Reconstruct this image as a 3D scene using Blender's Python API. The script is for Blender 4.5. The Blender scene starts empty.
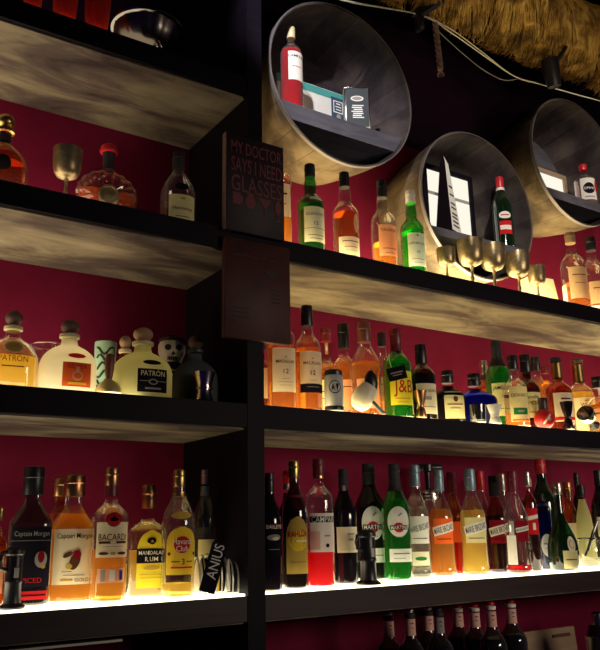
import bpy, math, random
from mathutils import Matrix, Vector, Euler
rnd = random.Random(7)
PI = math.pi
SC = bpy.context.scene
COL = SC.collection

# ------------------------------------------------------------------ camera, world, lights, exposure
cam_data = bpy.data.cameras.new('camera')
cam = bpy.data.objects.new('camera', cam_data); COL.objects.link(cam)
cam_data.sensor_fit = 'HORIZONTAL'; cam_data.sensor_width = 36.0; cam_data.lens = 46.787
cam_data.clip_start = 0.02
RT, UP, FW = (0.834198, -0.55114, -0.018935), (-0.123652, -0.220398, 0.967541), (0.537424, 0.804779, 0.252005)
cam.matrix_world = Matrix(((RT[0], UP[0], -FW[0], 0), (RT[1], UP[1], -FW[1], -1.8), (RT[2], UP[2], -FW[2], 1.45), (0, 0, 0, 1)))
SC.camera = cam
SC.view_settings.view_transform = 'Standard'; SC.view_settings.look = 'None'
SC.view_settings.exposure = 0.0; SC.view_settings.gamma = 1.0
SC.view_settings.use_curve_mapping = False
SC.cycles.use_denoising = True
SC.cycles.max_bounces = 14; SC.cycles.transparent_max_bounces = 24; SC.cycles.transmission_bounces = 12
SC.cycles.sample_clamp_indirect = 6.0
w = bpy.data.worlds.new('room_dusk'); SC.world = w; w.use_nodes = True
w.node_tree.nodes['Background'].inputs[0].default_value = (0.22, 0.10, 0.75, 1)
w.node_tree.nodes['Background'].inputs[1].default_value = 0.022

def light(kind, name, loc, target, energy, color, **kw):
    d = bpy.data.lights.new(name, kind); d.energy = energy; d.color = color
    for k, v in kw.items(): setattr(d, k, v)
    o = bpy.data.objects.new(name, d); COL.objects.link(o)
    o.location = loc
    o.rotation_euler = (Vector(target) - Vector(loc)).to_track_quat('-Z', 'Y').to_euler()
    return o
# ceiling spotlights of the room, aimed at the barrels; a weak unseen fill added to brighten the labels
light('SPOT', 'barrel_spotlight', (-0.25, -1.5, 3.55), (1.49, 0.2, 2.90), 380, (.97, .95, 1.0), spot_size=math.radians(13.2), spot_blend=.35, shadow_soft_size=.05)
light('SPOT', 'middle_barrel_spotlight', (0.75, -1.9, 3.35), (2.16, 0.2, 2.61), 210, (1.0, .92, .82), spot_size=math.radians(12.5), spot_blend=.35, shadow_soft_size=.05)
light('SPOT', 'far_barrel_spotlight', (1.6, -1.9, 3.35), (2.82, 0.25, 2.94), 160, (1.0, .9, .78), spot_size=math.radians(13.5), spot_blend=.35, shadow_soft_size=.05)
light('AREA', 'label_fill', (2.7, -3.0, 1.9), (2.05, 0.2, 1.62), 7, (1.0, .84, .66), shape='RECTANGLE', size=1.2, size_y=.6, spread=math.radians(75))
PANEL = {'top_left': .9, 'upper_left': 3.2, 'upper_right': 9.5, 'middle_left': 4.2, 'middle_right': 6.8, 'bottom_left': 4.3, 'bottom_right': 4.2}

POS = {  # x, depth from shelf front, base height, total height, radius (metres)
    'tumbler_a': (0.4951, 0.05, 2.7625, 0.1491, 0.035),
    'tumbler_b': (0.5835, 0.05, 2.7625, 0.1476, 0.0358),
    'tumbler_c': (0.4107, 0.05, 2.7625, 0.1383, 0.0263),
    'bowl': (0.7379, 0.07, 2.7625, 0.1837, 0.0634),
    'cognac': (0.3809, 0.11, 2.2675, 0.2246, 0.0631),
    'goblet_l': (0.5292, 0.06, 2.2675, 0.1436, 0.0372),
    'xo': (0.6692, 0.15, 2.2675, 0.2362, 0.0857),
    'henn': (0.8551, 0.09, 2.2675, 0.2348, 0.0495),
    'boxy': (1.1879, 0.1, 2.2675, 0.3379, 0.0462),
    'glenl': (1.3045, 0.08, 2.2675, 0.3076, 0.0424),
    'lagav': (1.4414, 0.08, 2.2675, 0.3137, 0.042),
    'talis': (1.5999, 0.08, 2.2675, 0.3234, 0.0418),
    'laph': (1.7279, 0.08, 2.2675, 0.3164, 0.0412),
    'gob1': (1.8519, 0.05, 2.2675, 0.115, 0.0329),
    'gob2': (1.9748, 0.05, 2.2675, 0.1684, 0.048),
    'gob3': (2.081, 0.045, 2.2675, 0.1678, 0.0471),
    'gob4': (2.2132, 0.045, 2.2675, 0.161, 0.0464),
    'gob5': (2.335, 0.06, 2.2675, 0.1351, 0.0343),
    'rum1': (2.6043, 0.09, 2.2675, 0.338, 0.0506),
    'rum2': (2.8233, 0.15, 2.2675, 0.3787, 0.0533),
    'pat_a': (0.434, 0.09, 1.7795, 0.192, 0.0618),
    'glassc': (0.549, 0.2, 1.7795, 0.1404, 0.0436),
    'pat_r': (0.5673, 0.08, 1.7795, 0.1847, 0.0688),
    'tiki': (0.7179, 0.2444, 1.7795, 0.1769, 0.03),
    'bell': (0.659, 0.042, 1.7795, 0.1001, 0.0321),
    'pat_b': (0.7486, 0.1762, 1.7795, 0.1859, 0.0483),
    'pat_f': (0.7602, 0.08, 1.7795, 0.1882, 0.0778),
    'skull': (0.8969, 0.2027, 1.7795, 0.2152, 0.0366),
    'pat_d': (0.9299, 0.1173, 1.7795, 0.1949, 0.0632),
    'shot': (0.9176, 0.037, 1.7795, 0.0748, 0.0291),
    'amb0': (0.452, 0.16, 1.2925, 0.2171, 0.0208),
    'cmd': (0.5139, 0.1205, 1.2925, 0.311, 0.0487),
    'stand_l': (0.4627, 0.0403, 1.2925, 0.1295, 0.0218),
    'cmb': (0.6208, 0.251, 1.2925, 0.2951, 0.048),
    'cmf': (0.6225, 0.1523, 1.2925, 0.2965, 0.0522),
    'bac': (0.6903, 0.0772, 1.2925, 0.3099, 0.0431),
    'mand': (0.8222, 0.1598, 1.2925, 0.2751, 0.0488),
    'hav': (0.8678, 0.0716, 1.2925, 0.3088, 0.0415),
    'grey': (0.9827, 0.15, 1.2925, 0.317, 0.0321),
    'rack': (0.9659, 0.0587, 1.2925, 0.1201, 0.0509),
    'amb1': (1.1932, 0.2, 1.7795, 0.2315, 0.0272),
    'mac_a': (1.1923, 0.09, 1.7795, 0.3155, 0.0408),
    'mac_b': (1.2873, 0.09, 1.7795, 0.3259, 0.0417),
    'oring': (1.5186, 0.3178, 1.7795, 0.3332, 0.0506),
    'can': (1.3442, 0.04, 1.7795, 0.1237, 0.028),
    'bcap': (1.5212, 0.2197, 1.7795, 0.3289, 0.0442),
    'decan': (1.5315, 0.122, 1.7795, 0.3146, 0.0509),
    'horn': (1.4592, 0.0536, 1.7795, 0.137, 0.0456),
    'ctag': (1.646, 0.1719, 1.7795, 0.3027, 0.0364),
    'jb': (1.6335, 0.0864, 1.7795, 0.2959, 0.0466),
    'ball': (1.7428, 0.09, 1.7795, 0.2552, 0.0444),
    'jig1': (1.676, 0.0306, 1.7795, 0.0854, 0.0205),
    'flask': (1.8766, 0.11, 1.7795, 0.1828, 0.056),
    'blue': (2.0155, 0.12, 1.7795, 0.1868, 0.0752),
    'tumb2': (1.9379, 0.04, 1.7795, 0.06, 0.0285),
    'jame': (2.1883, 0.1623, 1.7795, 0.3357, 0.0478),
    'bs': (2.2057, 0.2453, 1.7795, 0.2764, 0.0339),
    'hour': (2.0141, 0.035, 1.7795, 0.0645, 0.0255),
    'dew': (2.1671, 0.0706, 1.7795, 0.2583, 0.0427),
    'cc': (2.2995, 0.1244, 1.7795, 0.2864, 0.0445),
    'amb2': (2.532, 0.2662, 1.7795, 0.33, 0.0442),
    'amb3': (2.4971, 0.1952, 1.7795, 0.2721, 0.0313),
    'redb': (2.2769, 0.0439, 1.7795, 0.1094, 0.0359),
    'wtr': (2.4445, 0.1, 1.7795, 0.2851, 0.0492),
    'wt': (2.6979, 0.1919, 1.7795, 0.3245, 0.0548),
    'jigb': (2.3978, 0.035, 1.7795, 0.1021, 0.0238),
    'edge3': (2.67, 0.0866, 1.7795, 0.2288, 0.051),
    'bail': (1.1312, 0.06, 1.2925, 0.3061, 0.0322),
    'redcap': (1.2782, 0.2, 1.2925, 0.3244, 0.0322),
    'kah': (1.2243, 0.0796, 1.2925, 0.343, 0.036),
    'camp': (1.3151, 0.0885, 1.2925, 0.3521, 0.0412),
    'wine': (1.4351, 0.1312, 1.2925, 0.3292, 0.0371),
    'martb': (1.6054, 0.2213, 1.2925, 0.3558, 0.0525),
    'stand_r': (1.4371, 0.028, 1.2925, 0.1491, 0.0284),
    'martg': (1.6307, 0.1241, 1.2925, 0.3491, 0.0449),
    'mbc': (1.7592, 0.1711, 1.2925, 0.3529, 0.0404),
    'press': (1.9174, 0.2808, 1.2925, 0.3689, 0.0415),
    'mbo': (1.8707, 0.1779, 1.2925, 0.3397, 0.0415),
    'redbk': (1.9649, 0.2137, 1.2925, 0.3375, 0.0376),
    'mby': (1.9684, 0.128, 1.2925, 0.3419, 0.045),
    'redb2': (2.1347, 0.2416, 1.2925, 0.3467, 0.0357),
    'mbd': (2.1197, 0.1626, 1.2925, 0.3235, 0.0417),
    'clr0': (2.2237, 0.22, 1.2925, 0.3364, 0.036),
    'mbp': (2.1175, 0.0751, 1.2925, 0.3349, 0.0423),
    'mbr': (2.23, 0.1069, 1.2925, 0.3361, 0.0262),
    'minc': (2.4246, 0.2683, 1.2925, 0.3285, 0.0265),
    'blueb': (2.3451, 0.1488, 1.2925, 0.2621, 0.027),
    'grn': (2.4129, 0.1946, 1.2925, 0.3947, 0.0446),
    'bene': (2.33, 0.0606, 1.2925, 0.2965, 0.0526),
    'ambk': (2.5886, 0.2188, 1.2925, 0.313, 0.0385),
    'pale': (2.574, 0.1448, 1.2925, 0.2973, 0.0339),
    'blk': (2.6923, 0.25, 1.2925, 0.352, 0.0277),
    'jug': (2.5081, 0.0856, 1.2925, 0.1313, 0.0509),
    'edge4': (2.6456, 0.1155, 1.2925, 0.3535, 0.0379),
    'low1': (1.6239, 0.1756, 0.9025, 0.2932, 0.0422),
    'low2': (1.6365, 0.0901, 0.9025, 0.3069, 0.0411),
    'low3': (1.8085, 0.2, 0.9025, 0.2938, 0.0443),
    'low4': (1.7613, 0.1, 0.9025, 0.3007, 0.0424),
    'low5': (1.9877, 0.2485, 0.9025, 0.285, 0.0467),
    'low6': (1.9712, 0.1549, 0.9025, 0.2953, 0.0453),
    'low7': (1.9528, 0.0642, 0.9025, 0.3083, 0.0438),
    'low8': (2.1062, 0.1198, 0.9025, 0.3014, 0.0461),
    'lowr': (2.5318, 0.1, 0.9025, 0.2351, 0.0498),
}

# ------------------------------------------------------------------ materials
M = {}
def newmat(name):
    m = bpy.data.materials.new(name); m.use_nodes = True; M[name] = m
    nt = m.node_tree; nt.nodes.clear()
    return m, nt, nt.nodes.new('ShaderNodeOutputMaterial')
def N(nt, t, **kw):
    n = nt.nodes.new(t)
    for k, v in kw.items():
        if k in n.inputs: n.inputs[k].default_value = v
        else: setattr(n, k, v)
    return n
def c4(c): return (c[0], c[1], c[2], 1)
def solid(name, col, rough=.5, metal=0.0, var=.12, spec=.5, scale=30, coat=0):
    m, nt, out = newmat(name)
    p = N(nt, 'ShaderNodeBsdfPrincipled', Roughness=rough, Metallic=metal)
    p.inputs['Specular IOR Level'].default_value = spec; p.inputs['Coat Weight'].default_value = coat
    tc = N(nt, 'ShaderNodeTexCoord'); no = N(nt, 'ShaderNodeTexNoise', Scale=scale, Detail=4.0)
    mx = N(nt, 'ShaderNodeMixRGB'); mx.inputs[1].default_value = c4([q*(1-var) for q in col]); mx.inputs[2].default_value = c4([min(1, q*(1+var)) for q in col])
    nt.links.new(tc.outputs['Object'], no.inputs['Vector']); nt.links.new(no.outputs['Fac'], mx.inputs[0])
    nt.links.new(mx.outputs[0], p.inputs['Base Color']); nt.links.new(p.outputs[0], out.inputs[0])
    return m
def paper(name, col, tl=.25):
    m, nt, out = newmat(name)
    tc = N(nt, 'ShaderNodeTexCoord'); no = N(nt, 'ShaderNodeTexNoise', Scale=60.0, Detail=3.0)
    mx = N(nt, 'ShaderNodeMixRGB'); mx.inputs[1].default_value = c4([q*.92 for q in col]); mx.inputs[2].default_value = c4([min(1, q*1.06) for q in col])
    nt.links.new(tc.outputs['Object'], no.inputs['Vector']); nt.links.new(no.outputs['Fac'], mx.inputs[0])
    d = N(nt, 'ShaderNodeBsdfDiffuse'); t = N(nt, 'ShaderNodeBsdfTranslucent'); s = N(nt, 'ShaderNodeMixShader', Fac=tl)
    nt.links.new(mx.outputs[0], d.inputs[0]); nt.links.new(mx.outputs[0], t.inputs[0])
    nt.links.new(d.outputs[0], s.inputs[1]); nt.links.new(t.outputs[0], s.inputs[2]); nt.links.new(s.outputs[0], out.inputs[0])
def thin(name, col, edge=2.2, refl=.9):
    """thin-walled glass: tinted see-through wall, reflection growing at grazing angles, darker where the wall is seen edge-on"""
    m, nt, out = newmat(name)
    lw = N(nt, 'ShaderNodeLayerWeight', Blend=.5)
    pw = N(nt, 'ShaderNodeMath', operation='POWER'); pw.inputs[1].default_value = 2.4
    ml = N(nt, 'ShaderNodeMath', operation='MULTIPLY_ADD'); ml.inputs[1].default_value = refl; ml.inputs[2].default_value = .06
    mx = N(nt, 'ShaderNodeMixRGB'); mx.inputs[1].default_value = c4(col); mx.inputs[2].default_value = c4([q**edge*.8 for q in col])
    tr = N(nt, 'ShaderNodeBsdfTransparent'); gl = N(nt, 'ShaderNodeBsdfGlossy', Roughness=.06)
    gl.inputs[0].default_value = (1, 1, 1, 1)
    s = N(nt, 'ShaderNodeMixShader')
    nt.links.new(lw.outputs['Facing'], pw.inputs[0]); nt.links.new(pw.outputs[0], ml.inputs[0]); nt.links.new(ml.outputs[0], s.inputs[0])
    nt.links.new(pw.outputs[0], mx.inputs[0]); nt.links.new(mx.outputs[0], tr.inputs[0])
    df = N(nt, 'ShaderNodeBsdfDiffuse'); df.inputs[0].default_value = c4([q**.5 for q in col]); s0 = N(nt, 'ShaderNodeMixShader'); hz = N(nt, 'ShaderNodeMath', operation='MULTIPLY_ADD'); hz.inputs[1].default_value = .16; hz.inputs[2].default_value = .012; nt.links.new(pw.outputs[0], hz.inputs[0]); nt.links.new(hz.outputs[0], s0.inputs[0])   # faint pale haze mixed in so the glass catches light and shows
    nt.links.new(tr.outputs[0], s0.inputs[1]); nt.links.new(df.outputs[0], s0.inputs[2])
    nt.links.new(s0.outputs[0], s.inputs[1]); nt.links.new(gl.outputs[0], s.inputs[2]); nt.links.new(s.outputs[0], out.inputs[0])
def liquid(name, col, glow=.3, body=None, rough=.03):
    """clear coloured liquid that refracts, with a little scattering"""
    m, nt, out = newmat(name)
    g = N(nt, 'ShaderNodeBsdfGlass', Roughness=rough, IOR=1.36); g.inputs[0].default_value = c4(col)
    b = body or col
    d = N(nt, 'ShaderNodeBsdfDiffuse'); d.inputs[0].default_value = c4(b)
    t = N(nt, 'ShaderNodeBsdfTranslucent'); t.inputs[0].default_value = c4(b)
    s1 = N(nt, 'ShaderNodeMixShader', Fac=.6); s2 = N(nt, 'ShaderNodeMixShader', Fac=glow)
    nt.links.new(d.outputs[0], s1.inputs[1]); nt.links.new(t.outputs[0], s1.inputs[2])
    nt.links.new(g.outputs[0], s2.inputs[1]); nt.links.new(s1.outputs[0], s2.inputs[2]); nt.links.new(s2.outputs[0], out.inputs[0])
def emit(name, col, st):
    m, nt, out = newmat(name)
    e = N(nt, 'ShaderNodeEmission', Strength=st); e.inputs[0].default_value = c4(col); nt.links.new(e.outputs[0], out.inputs[0])

def streaky(name, cols, scale, rough=.6, axis_scale=(1, 1, 1), planks=None, bump=.15, spec=.3):
    m, nt, out = newmat(name)
    p = N(nt, 'ShaderNodeBsdfPrincipled', Roughness=rough); p.inputs['Specular IOR Level'].default_value = spec
    tc = N(nt, 'ShaderNodeTexCoord'); mp = N(nt, 'ShaderNodeMapping'); mp.inputs['Scale'].default_value = axis_scale
    no = N(nt, 'ShaderNodeTexNoise', Scale=scale, Detail=7.0, Roughness=.62, Distortion=.6)
    cr = N(nt, 'ShaderNodeValToRGB'); el = cr.color_ramp.elements
    for i, (pos, c) in enumerate(cols):
        e = el[i] if i < 2 else el.new(pos)
        e.position = pos; e.color = c4(c)
    nt.links.new(tc.outputs['Object'], mp.inputs[0]); nt.links.new(mp.outputs[0], no.inputs['Vector']); nt.links.new(no.outputs['Fac'], cr.inputs[0])
    bp = N(nt, 'ShaderNodeBump', Strength=bump, Distance=.004)
    nt.links.new(no.outputs['Fac'], bp.inputs['Height']); nt.links.new(bp.outputs[0], p.inputs['Normal'])
    src = cr.outputs[0]
    if planks:      # barrel staves round the object's y axis: each stave its own tone
        sp = N(nt, 'ShaderNodeSeparateXYZ'); at = N(nt, 'ShaderNodeMath', operation='ARCTAN2')
        mu = N(nt, 'ShaderNodeMath', operation='MULTIPLY'); mu.inputs[1].default_value = planks/(2*PI)
        fl = N(nt, 'ShaderNodeMath', operation='FLOOR'); fr = N(nt, 'ShaderNodeMath', operation='FRACT')
        wn = N(nt, 'ShaderNodeTexWhiteNoise', noise_dimensions='1D')
        nt.links.new(tc.outputs['Object'], sp.inputs[0]); nt.links.new(sp.outputs['Z'], at.inputs[0]); nt.links.new(sp.outputs['X'], at.inputs[1])
        nt.links.new(at.outputs[0], mu.inputs[0]); nt.links.new(mu.outputs[0], fl.inputs[0]); nt.links.new(mu.outputs[0], fr.inputs[0])
        nt.links.new(fl.outputs[0], wn.inputs['W'])
        mr = N(nt, 'ShaderNodeMapRange'); mr.inputs['To Min'].default_value = .62; mr.inputs['To Max'].default_value = 1.15
        nt.links.new(wn.outputs['Value'], mr.inputs['Value'])
        gp = N(nt, 'ShaderNodeMath', operation='GREATER_THAN'); gp.inputs[1].default_value = .025
        nt.links.new(fr.outputs[0], gp.inputs[0])
        ga = N(nt, 'ShaderNodeMath', operation='MULTIPLY_ADD'); ga.inputs[1].default_value = .55; ga.inputs[2].default_value = .45; nt.links.new(gp.outputs[0], ga.inputs[0])
        m2 = N(nt, 'ShaderNodeMath', operation='MULTIPLY'); nt.links.new(mr.outputs[0], m2.inputs[0]); nt.links.new(ga.outputs[0], m2.inputs[1])
        vm = N(nt, 'ShaderNodeVectorMath', operation='SCALE'); nt.links.new(cr.outputs[0], vm.inputs[0]); nt.links.new(m2.outputs[0], vm.inputs['Scale'])
        src = vm.outputs[0]
    nt.links.new(src, p.inputs['Base Color']); nt.links.new(p.outputs[0], out.inputs[0])

streaky('red_wall', [(.3, (.112, .0045, .021)), (.7, (.150, .0065, .030))], 6, rough=.75, bump=.05, spec=.08)
streaky('shaded_wall', [(.3, (.010, .004, .014)), (.7, (.020, .006, .022))], 6, rough=.8, bump=.05, spec=.08)  # the back wall with shade put into its colour
streaky('black_wood', [(.3, (.003, .002, .005)), (.7, (.008, .005, .010))], 5, rough=.6, axis_scale=(.2, 2, 2), spec=.12)
streaky('dark_wood', [(.3, (.014, .007, .008)), (.7, (.040, .020, .020))], 5, rough=.5, axis_scale=(.25, 3, 3), spec=.3)
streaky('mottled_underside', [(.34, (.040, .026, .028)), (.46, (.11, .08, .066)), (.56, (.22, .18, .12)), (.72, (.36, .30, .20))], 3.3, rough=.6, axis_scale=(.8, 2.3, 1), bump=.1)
streaky('barrel_wood', [(.34, (.022, .014, .012)), (.47, (.080, .055, .036)), (.58, (.17, .12, .07)), (.76, (.27, .20, .115))], 5, rough=.6, axis_scale=(1, .8, 1), planks=19)
streaky('charred_wood', [(.34, (.016, .012, .016)), (.47, (.060, .045, .046)), (.60, (.125, .096, .085)), (.78, (.21, .17, .145))], 4, rough=.6, axis_scale=(1, .8, 1), planks=19)
streaky('barrel_head_wood', [(.3, (.02, .014, .02)), (.7, (.06, .045, .05))], 6, rough=.7, axis_scale=(.4, 1, 3))
streaky('grey_plank', [(.3, (.05, .045, .056)), (.7, (.13, .12, .135))], 7, rough=.6, axis_scale=(.5, 3, 3))
streaky('pale_wood', [(.3, (.24, .15, .09)), (.7, (.42, .30, .20))], 6, rough=.5, axis_scale=(.3, 3, 3))
streaky('straw', [(.3, (.05, .022, .006)), (.48, (.26, .14, .03)), (.7, (.66, .43, .12))], 14, rough=.6, bump=0)
streaky('hemp_rope', [(.3, (.18, .09, .07)), (.7, (.42, .25, .2))], 40, rough=.8)
streaky('sign_board', [(.3, (.016, .009, .014)), (.7, (.034, .018, .026))], 9, rough=.6)
streaky('menu_board', [(.3, (.040, .012, .014)), (.7, (.080, .026, .024))], 9, rough=.6)
streaky('counter_stone', [(.3, (.02, .012, .02)), (.7, (.05, .03, .045))], 12, rough=.3)
streaky('brass', [(.3, (.14, .09, .05)), (.5, (.34, .25, .13)), (.7, (.58, .48, .28))], 16, rough=.34, bump=.25)
M['brass'].node_tree.nodes['Principled BSDF'].inputs['Metallic'].default_value = .75
solid('black_plastic', (.012, .010, .014), .35)
solid('matte_black', (.010, .008, .012), .7)
solid('black_glass', (.008, .005, .007), .08, var=.05, coat=.5)
solid('brown_black_glass', (.030, .010, .006), .08, var=.05, coat=.5)
solid('chrome', (.62, .58, .55), .18, 1.0); solid('pewter', (.22, .19, .17), .28, 1.0); solid('bright_wire', (.72, .68, .58), .42, .7); solid('can_white', (.46, .46, .43), .4)
solid('silver_foil', (.62, .58, .50), .30, 1.0)
solid('gold_foil', (.62, .42, .14), .32, 1.0)
solid('copper_foil', (.60, .30, .14), .32, 1.0)
solid('blue_grey_foil', (.20, .28, .34), .4, .5)
solid('red_cap', (.50, .015, .02), .35)
solid('dark_red_cap', (.16, .012, .02), .4)
solid('white_cap', (.72, .68, .62), .4)
solid('cream_cap', (.62, .55, .30), .4)
solid('cork', (.34, .20, .11), .8)
solid('dark_cork', (.11, .05, .035), .6)
solid('brown_handle', (.16, .045, .025), .4)
solid('steel_hoop', (.30, .27, .28), .45, .6)
solid('white_wire', (.62, .58, .50), .5)
solid('tiki_green', (.40, .62, .45), .35)
solid('tiki_black', (.02, .03, .025), .5)
solid('bone_ceramic', (.62, .60, .52), .35)
solid('dark_ceramic', (.03, .035, .045), .3)
solid('cream_ceramic', (.66, .60, .44), .4)
solid('sign_letter', (.15, .032, .036), .7)
solid('sign_edge', (.22, .13, .10), .6)
solid('teal_print', (.06, .30, .26), .6)
solid('navy_print', (.03, .06, .11), .6)
solid('dark_tin', (.055, .060, .065), .35, .3)
solid('yellow_ceramic', (.60, .46, .16), .35)
for n, c in (('cream', (.88, .80, .56)), ('white', (.90, .87, .78)), ('yellow', (.85, .58, .05)), ('bright_yellow', (.90, .78, .05)), ('pale_yellow', (.82, .74, .36)),
             ('red', (.62, .02, .025)), ('orange_red', (.95, .16, .03)), ('pink', (.85, .50, .42)), ('tan', (.62, .42, .24)), ('peach', (.85, .42, .22)),
             ('green', (.03, .22, .06)), ('blue', (.02, .04, .35)), ('black', (.012, .010, .012)), ('brown', (.10, .035, .02)), ('dark_red', (.25, .01, .02)), ('gold', (.55, .36, .08)), ('navy', (.014, .012, .020)), ('grey', (.35, .33, .31))):
    paper('paper_' + n, c, .1 if n in ('black', 'navy', 'brown') else .20)
thin('clear_glass', (.93, .93, .90)); thin('green_glass', (.25, .70, .28)); thin('dark_green_glass', (.10, .34, .13)); thin('amber_glass', (.80, .48, .20))
thin('red_glass', (.75, .16, .13)); thin('blue_glass', (.05, .08, .60)); thin('smoke_glass', (.42, .45, .42)); thin('pink_glass', (.95, .62, .62)); thin('pale_green_glass', (.70, .88, .62)); thin('brown_glass', (.30, .13, .06))
liquid('amber_liquid', (1, .74, .26), .38, (1, .50, .05)); liquid('gold_liquid', (1, .86, .42), .40, (1, .74, .16)); liquid('orange_liquid', (.97, .68, .26), .22, (.90, .46, .07))
liquid('whisky_liquid', (.96, .62, .22), .18, (.86, .40, .06)); liquid('brown_liquid', (.75, .34, .10), .16, (.45, .16, .03)); liquid('dark_liquid', (.10, .03, .02), .15); liquid('red_liquid', (1, .05, .05), .55, (1, .02, .04)); liquid('green_liquid', (.16, .80, .22), .26, (.06, .65, .10))
liquid('deep_green_liquid', (.10, .40, .13), .30, (.05, .26, .06)); liquid('clear_liquid', (.97, .96, .90), .10, (.9, .88, .75)); liquid('yellow_liquid', (1, .82, .22), .48, (1, .78, .20)); liquid('rose_liquid', (1, .55, .50), .30)
liquid('blue_liquid', (.03, .06, .75), .35, (.01, .03, .55)); liquid('ruby_liquid', (.75, .03, .04), .35, (.6, .01, .03))
liquid('frosted_white', (.95, .92, .82), .85, (.85, .80, .62), .4); liquid('frosted_green', (.88, .86, .55), .8, (.78, .75, .42), .4); liquid('red_tumbler_glass', (.85, .20, .14), .55, (.75, .12, .08), .2); liquid('frosted_smoke', (.30, .33, .32), .8, (.16, .18, .18), .4)
WARM = (1.0, .83, .42); NEUTRAL = (1.0, .84, .56)
for k, v in PANEL.items(): emit('light_' + k, (1.0, .90, .60) if k.startswith('bottom') else (NEUTRAL if k.endswith('left') else WARM), v)
emit('glow_sheet', (1.0, .95, .80), 1.0)  # glow put into the picture sheets so they look brightly lit

# ------------------------------------------------------------------ mesh helpers
class MB:
    def __init__(s): s.v, s.f, s.m, s.mats = [], [], [], []
    def mi(s, mat):
        if mat not in s.mats: s.mats.append(mat)
        return s.mats.index(mat)
    def add(s, verts, faces, mat):
        b = len(s.v); i = s.mi(mat); s.v += [tuple(q) for q in verts]
        for f in faces: s.f.append([b + q for q in f]); s.m.append(i)
        return s
    def box(s, x0, x1, y0, y1, z0, z1, mat, bev=0):
        b = min(bev, (x1-x0)/2.01, (y1-y0)/2.01, (z1-z0)/2.01)
        if b <= 0:
            v = [(x, y, z) for z in (z0, z1) for y in (y0, y1) for x in (x0, x1)]
            return s.add(v, [(0, 2, 3, 1), (4, 5, 7, 6), (0, 1, 5, 4), (2, 6, 7, 3), (0, 4, 6, 2), (1, 3, 7, 5)], mat)
        def ring(x0, x1, y0, y1, z):
            c = b*.5
            return [(x0+b, y0, z), (x1-b, y0, z), (x1, y0+b, z), (x1, y1-b, z), (x1-b, y1, z), (x0+b, y1, z), (x0, y1-b, z), (x0, y0+b, z)]
        rs = [ring(x0+b*.6, x1-b*.6, y0+b*.6, y1-b*.6, z0), ring(x0, x1, y0, y1, z0+b), ring(x0, x1, y0, y1, z1-b), ring(x0+b*.6, x1-b*.6, y0+b*.6, y1-b*.6, z1)]
        return s.rings(rs, mat)
    def rings(s, rs, mat, cap0=True, cap1=True):
        n = len(rs[0]); v = [p for r in rs for p in r]; f = []
        for j in range(len(rs)-1):
            for i in range(n):
                k = (i+1) % n; f.append((j*n+i, j*n+k, (j+1)*n+k, (j+1)*n+i))
        if cap0: f.append(tuple(reversed(range(n))))
        if cap1: f.append(tuple((len(rs)-1)*n+i for i in range(n)))
        return s.add(v, f, mat)
    def lathe(s, prof, mat, n=36, sq=2.0, sy=1.0, cx=0, cy=0, z0=0, cap0=True, cap1=True, flute=0, nf=0):
        rs = []
        for z, r in prof:
            ring = []
            for i in range(n):
                a = 2*PI*i/n; ux, uy = cross(a, sq, sy)
                k = 1 + (flute*math.cos(nf*a) if nf else 0)
                ring.append((cx + ux*r*k, cy + uy*r*k, z0 + z))
            rs.append(ring)
        return s.rings(rs, mat, cap0, cap1)
    def tube(s, pts, r, mat, n=8, taper=None):
        pts = [Vector(p) for p in pts]; rs = []; up = Vector((.13, .21, 1)).normalized()
        for i, p in enumerate(pts):
            t = (pts[min(i+1, len(pts)-1)] - pts[max(i-1, 0)]).normalized()
            a = t.cross(up)
            if a.length < .05: a = t.cross(Vector((1, 0, 0)))
            a.normalize(); b = a.cross(t).normalized() * -1
            q = r[i] if isinstance(r, (list, tuple)) else r
            rs.append([p + (a*math.cos(2*PI*k/n) + b*math.sin(2*PI*k/n))*q for k in range(n)])
        return s.rings(rs, mat)
    def build(s, name, parent=None, smooth=True, loc=None):
        me = bpy.data.meshes.new(name); me.from_pydata(s.v, [], s.f); me.update()
        for m in s.mats: me.materials.append(M[m])
        for p, i in zip(me.polygons, s.m): p.material_index = i; p.use_smooth = smooth
        if smooth:
            try: me.set_sharp_from_angle(angle=math.radians(38))
            except Exception: pass
        o = bpy.data.objects.new(name, me); COL.objects.link(o)
        if parent is not None: o.parent = parent
        if loc: o.location = loc
        return o
def cross(a, sq=2.0, sy=1.0):
    sx, cy = math.sin(a), -math.cos(a)
    if sq != 2.0:
        e = 2.0/sq
        sx = math.copysign(abs(sx)**e, sx); cy = math.copysign(abs(cy)**e, cy)
    return sx, cy*sy
def thing(name, label, cat, loc=(0, 0, 0), rz=0, group=None):
    o = bpy.data.objects.new(name, None); COL.objects.link(o); o.empty_display_size = .05
    o.location = loc; o.rotation_euler = (0, 0, rz); o['label'] = label; o['category'] = cat
    if group: o['group'] = group
    return o
def tag(o, label, cat, group=None):
    o['label'] = label; o['category'] = cat
    if group: o['group'] = group
    return o
def structure(o): o['kind'] = 'structure'; return o
_tc = {}
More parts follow.
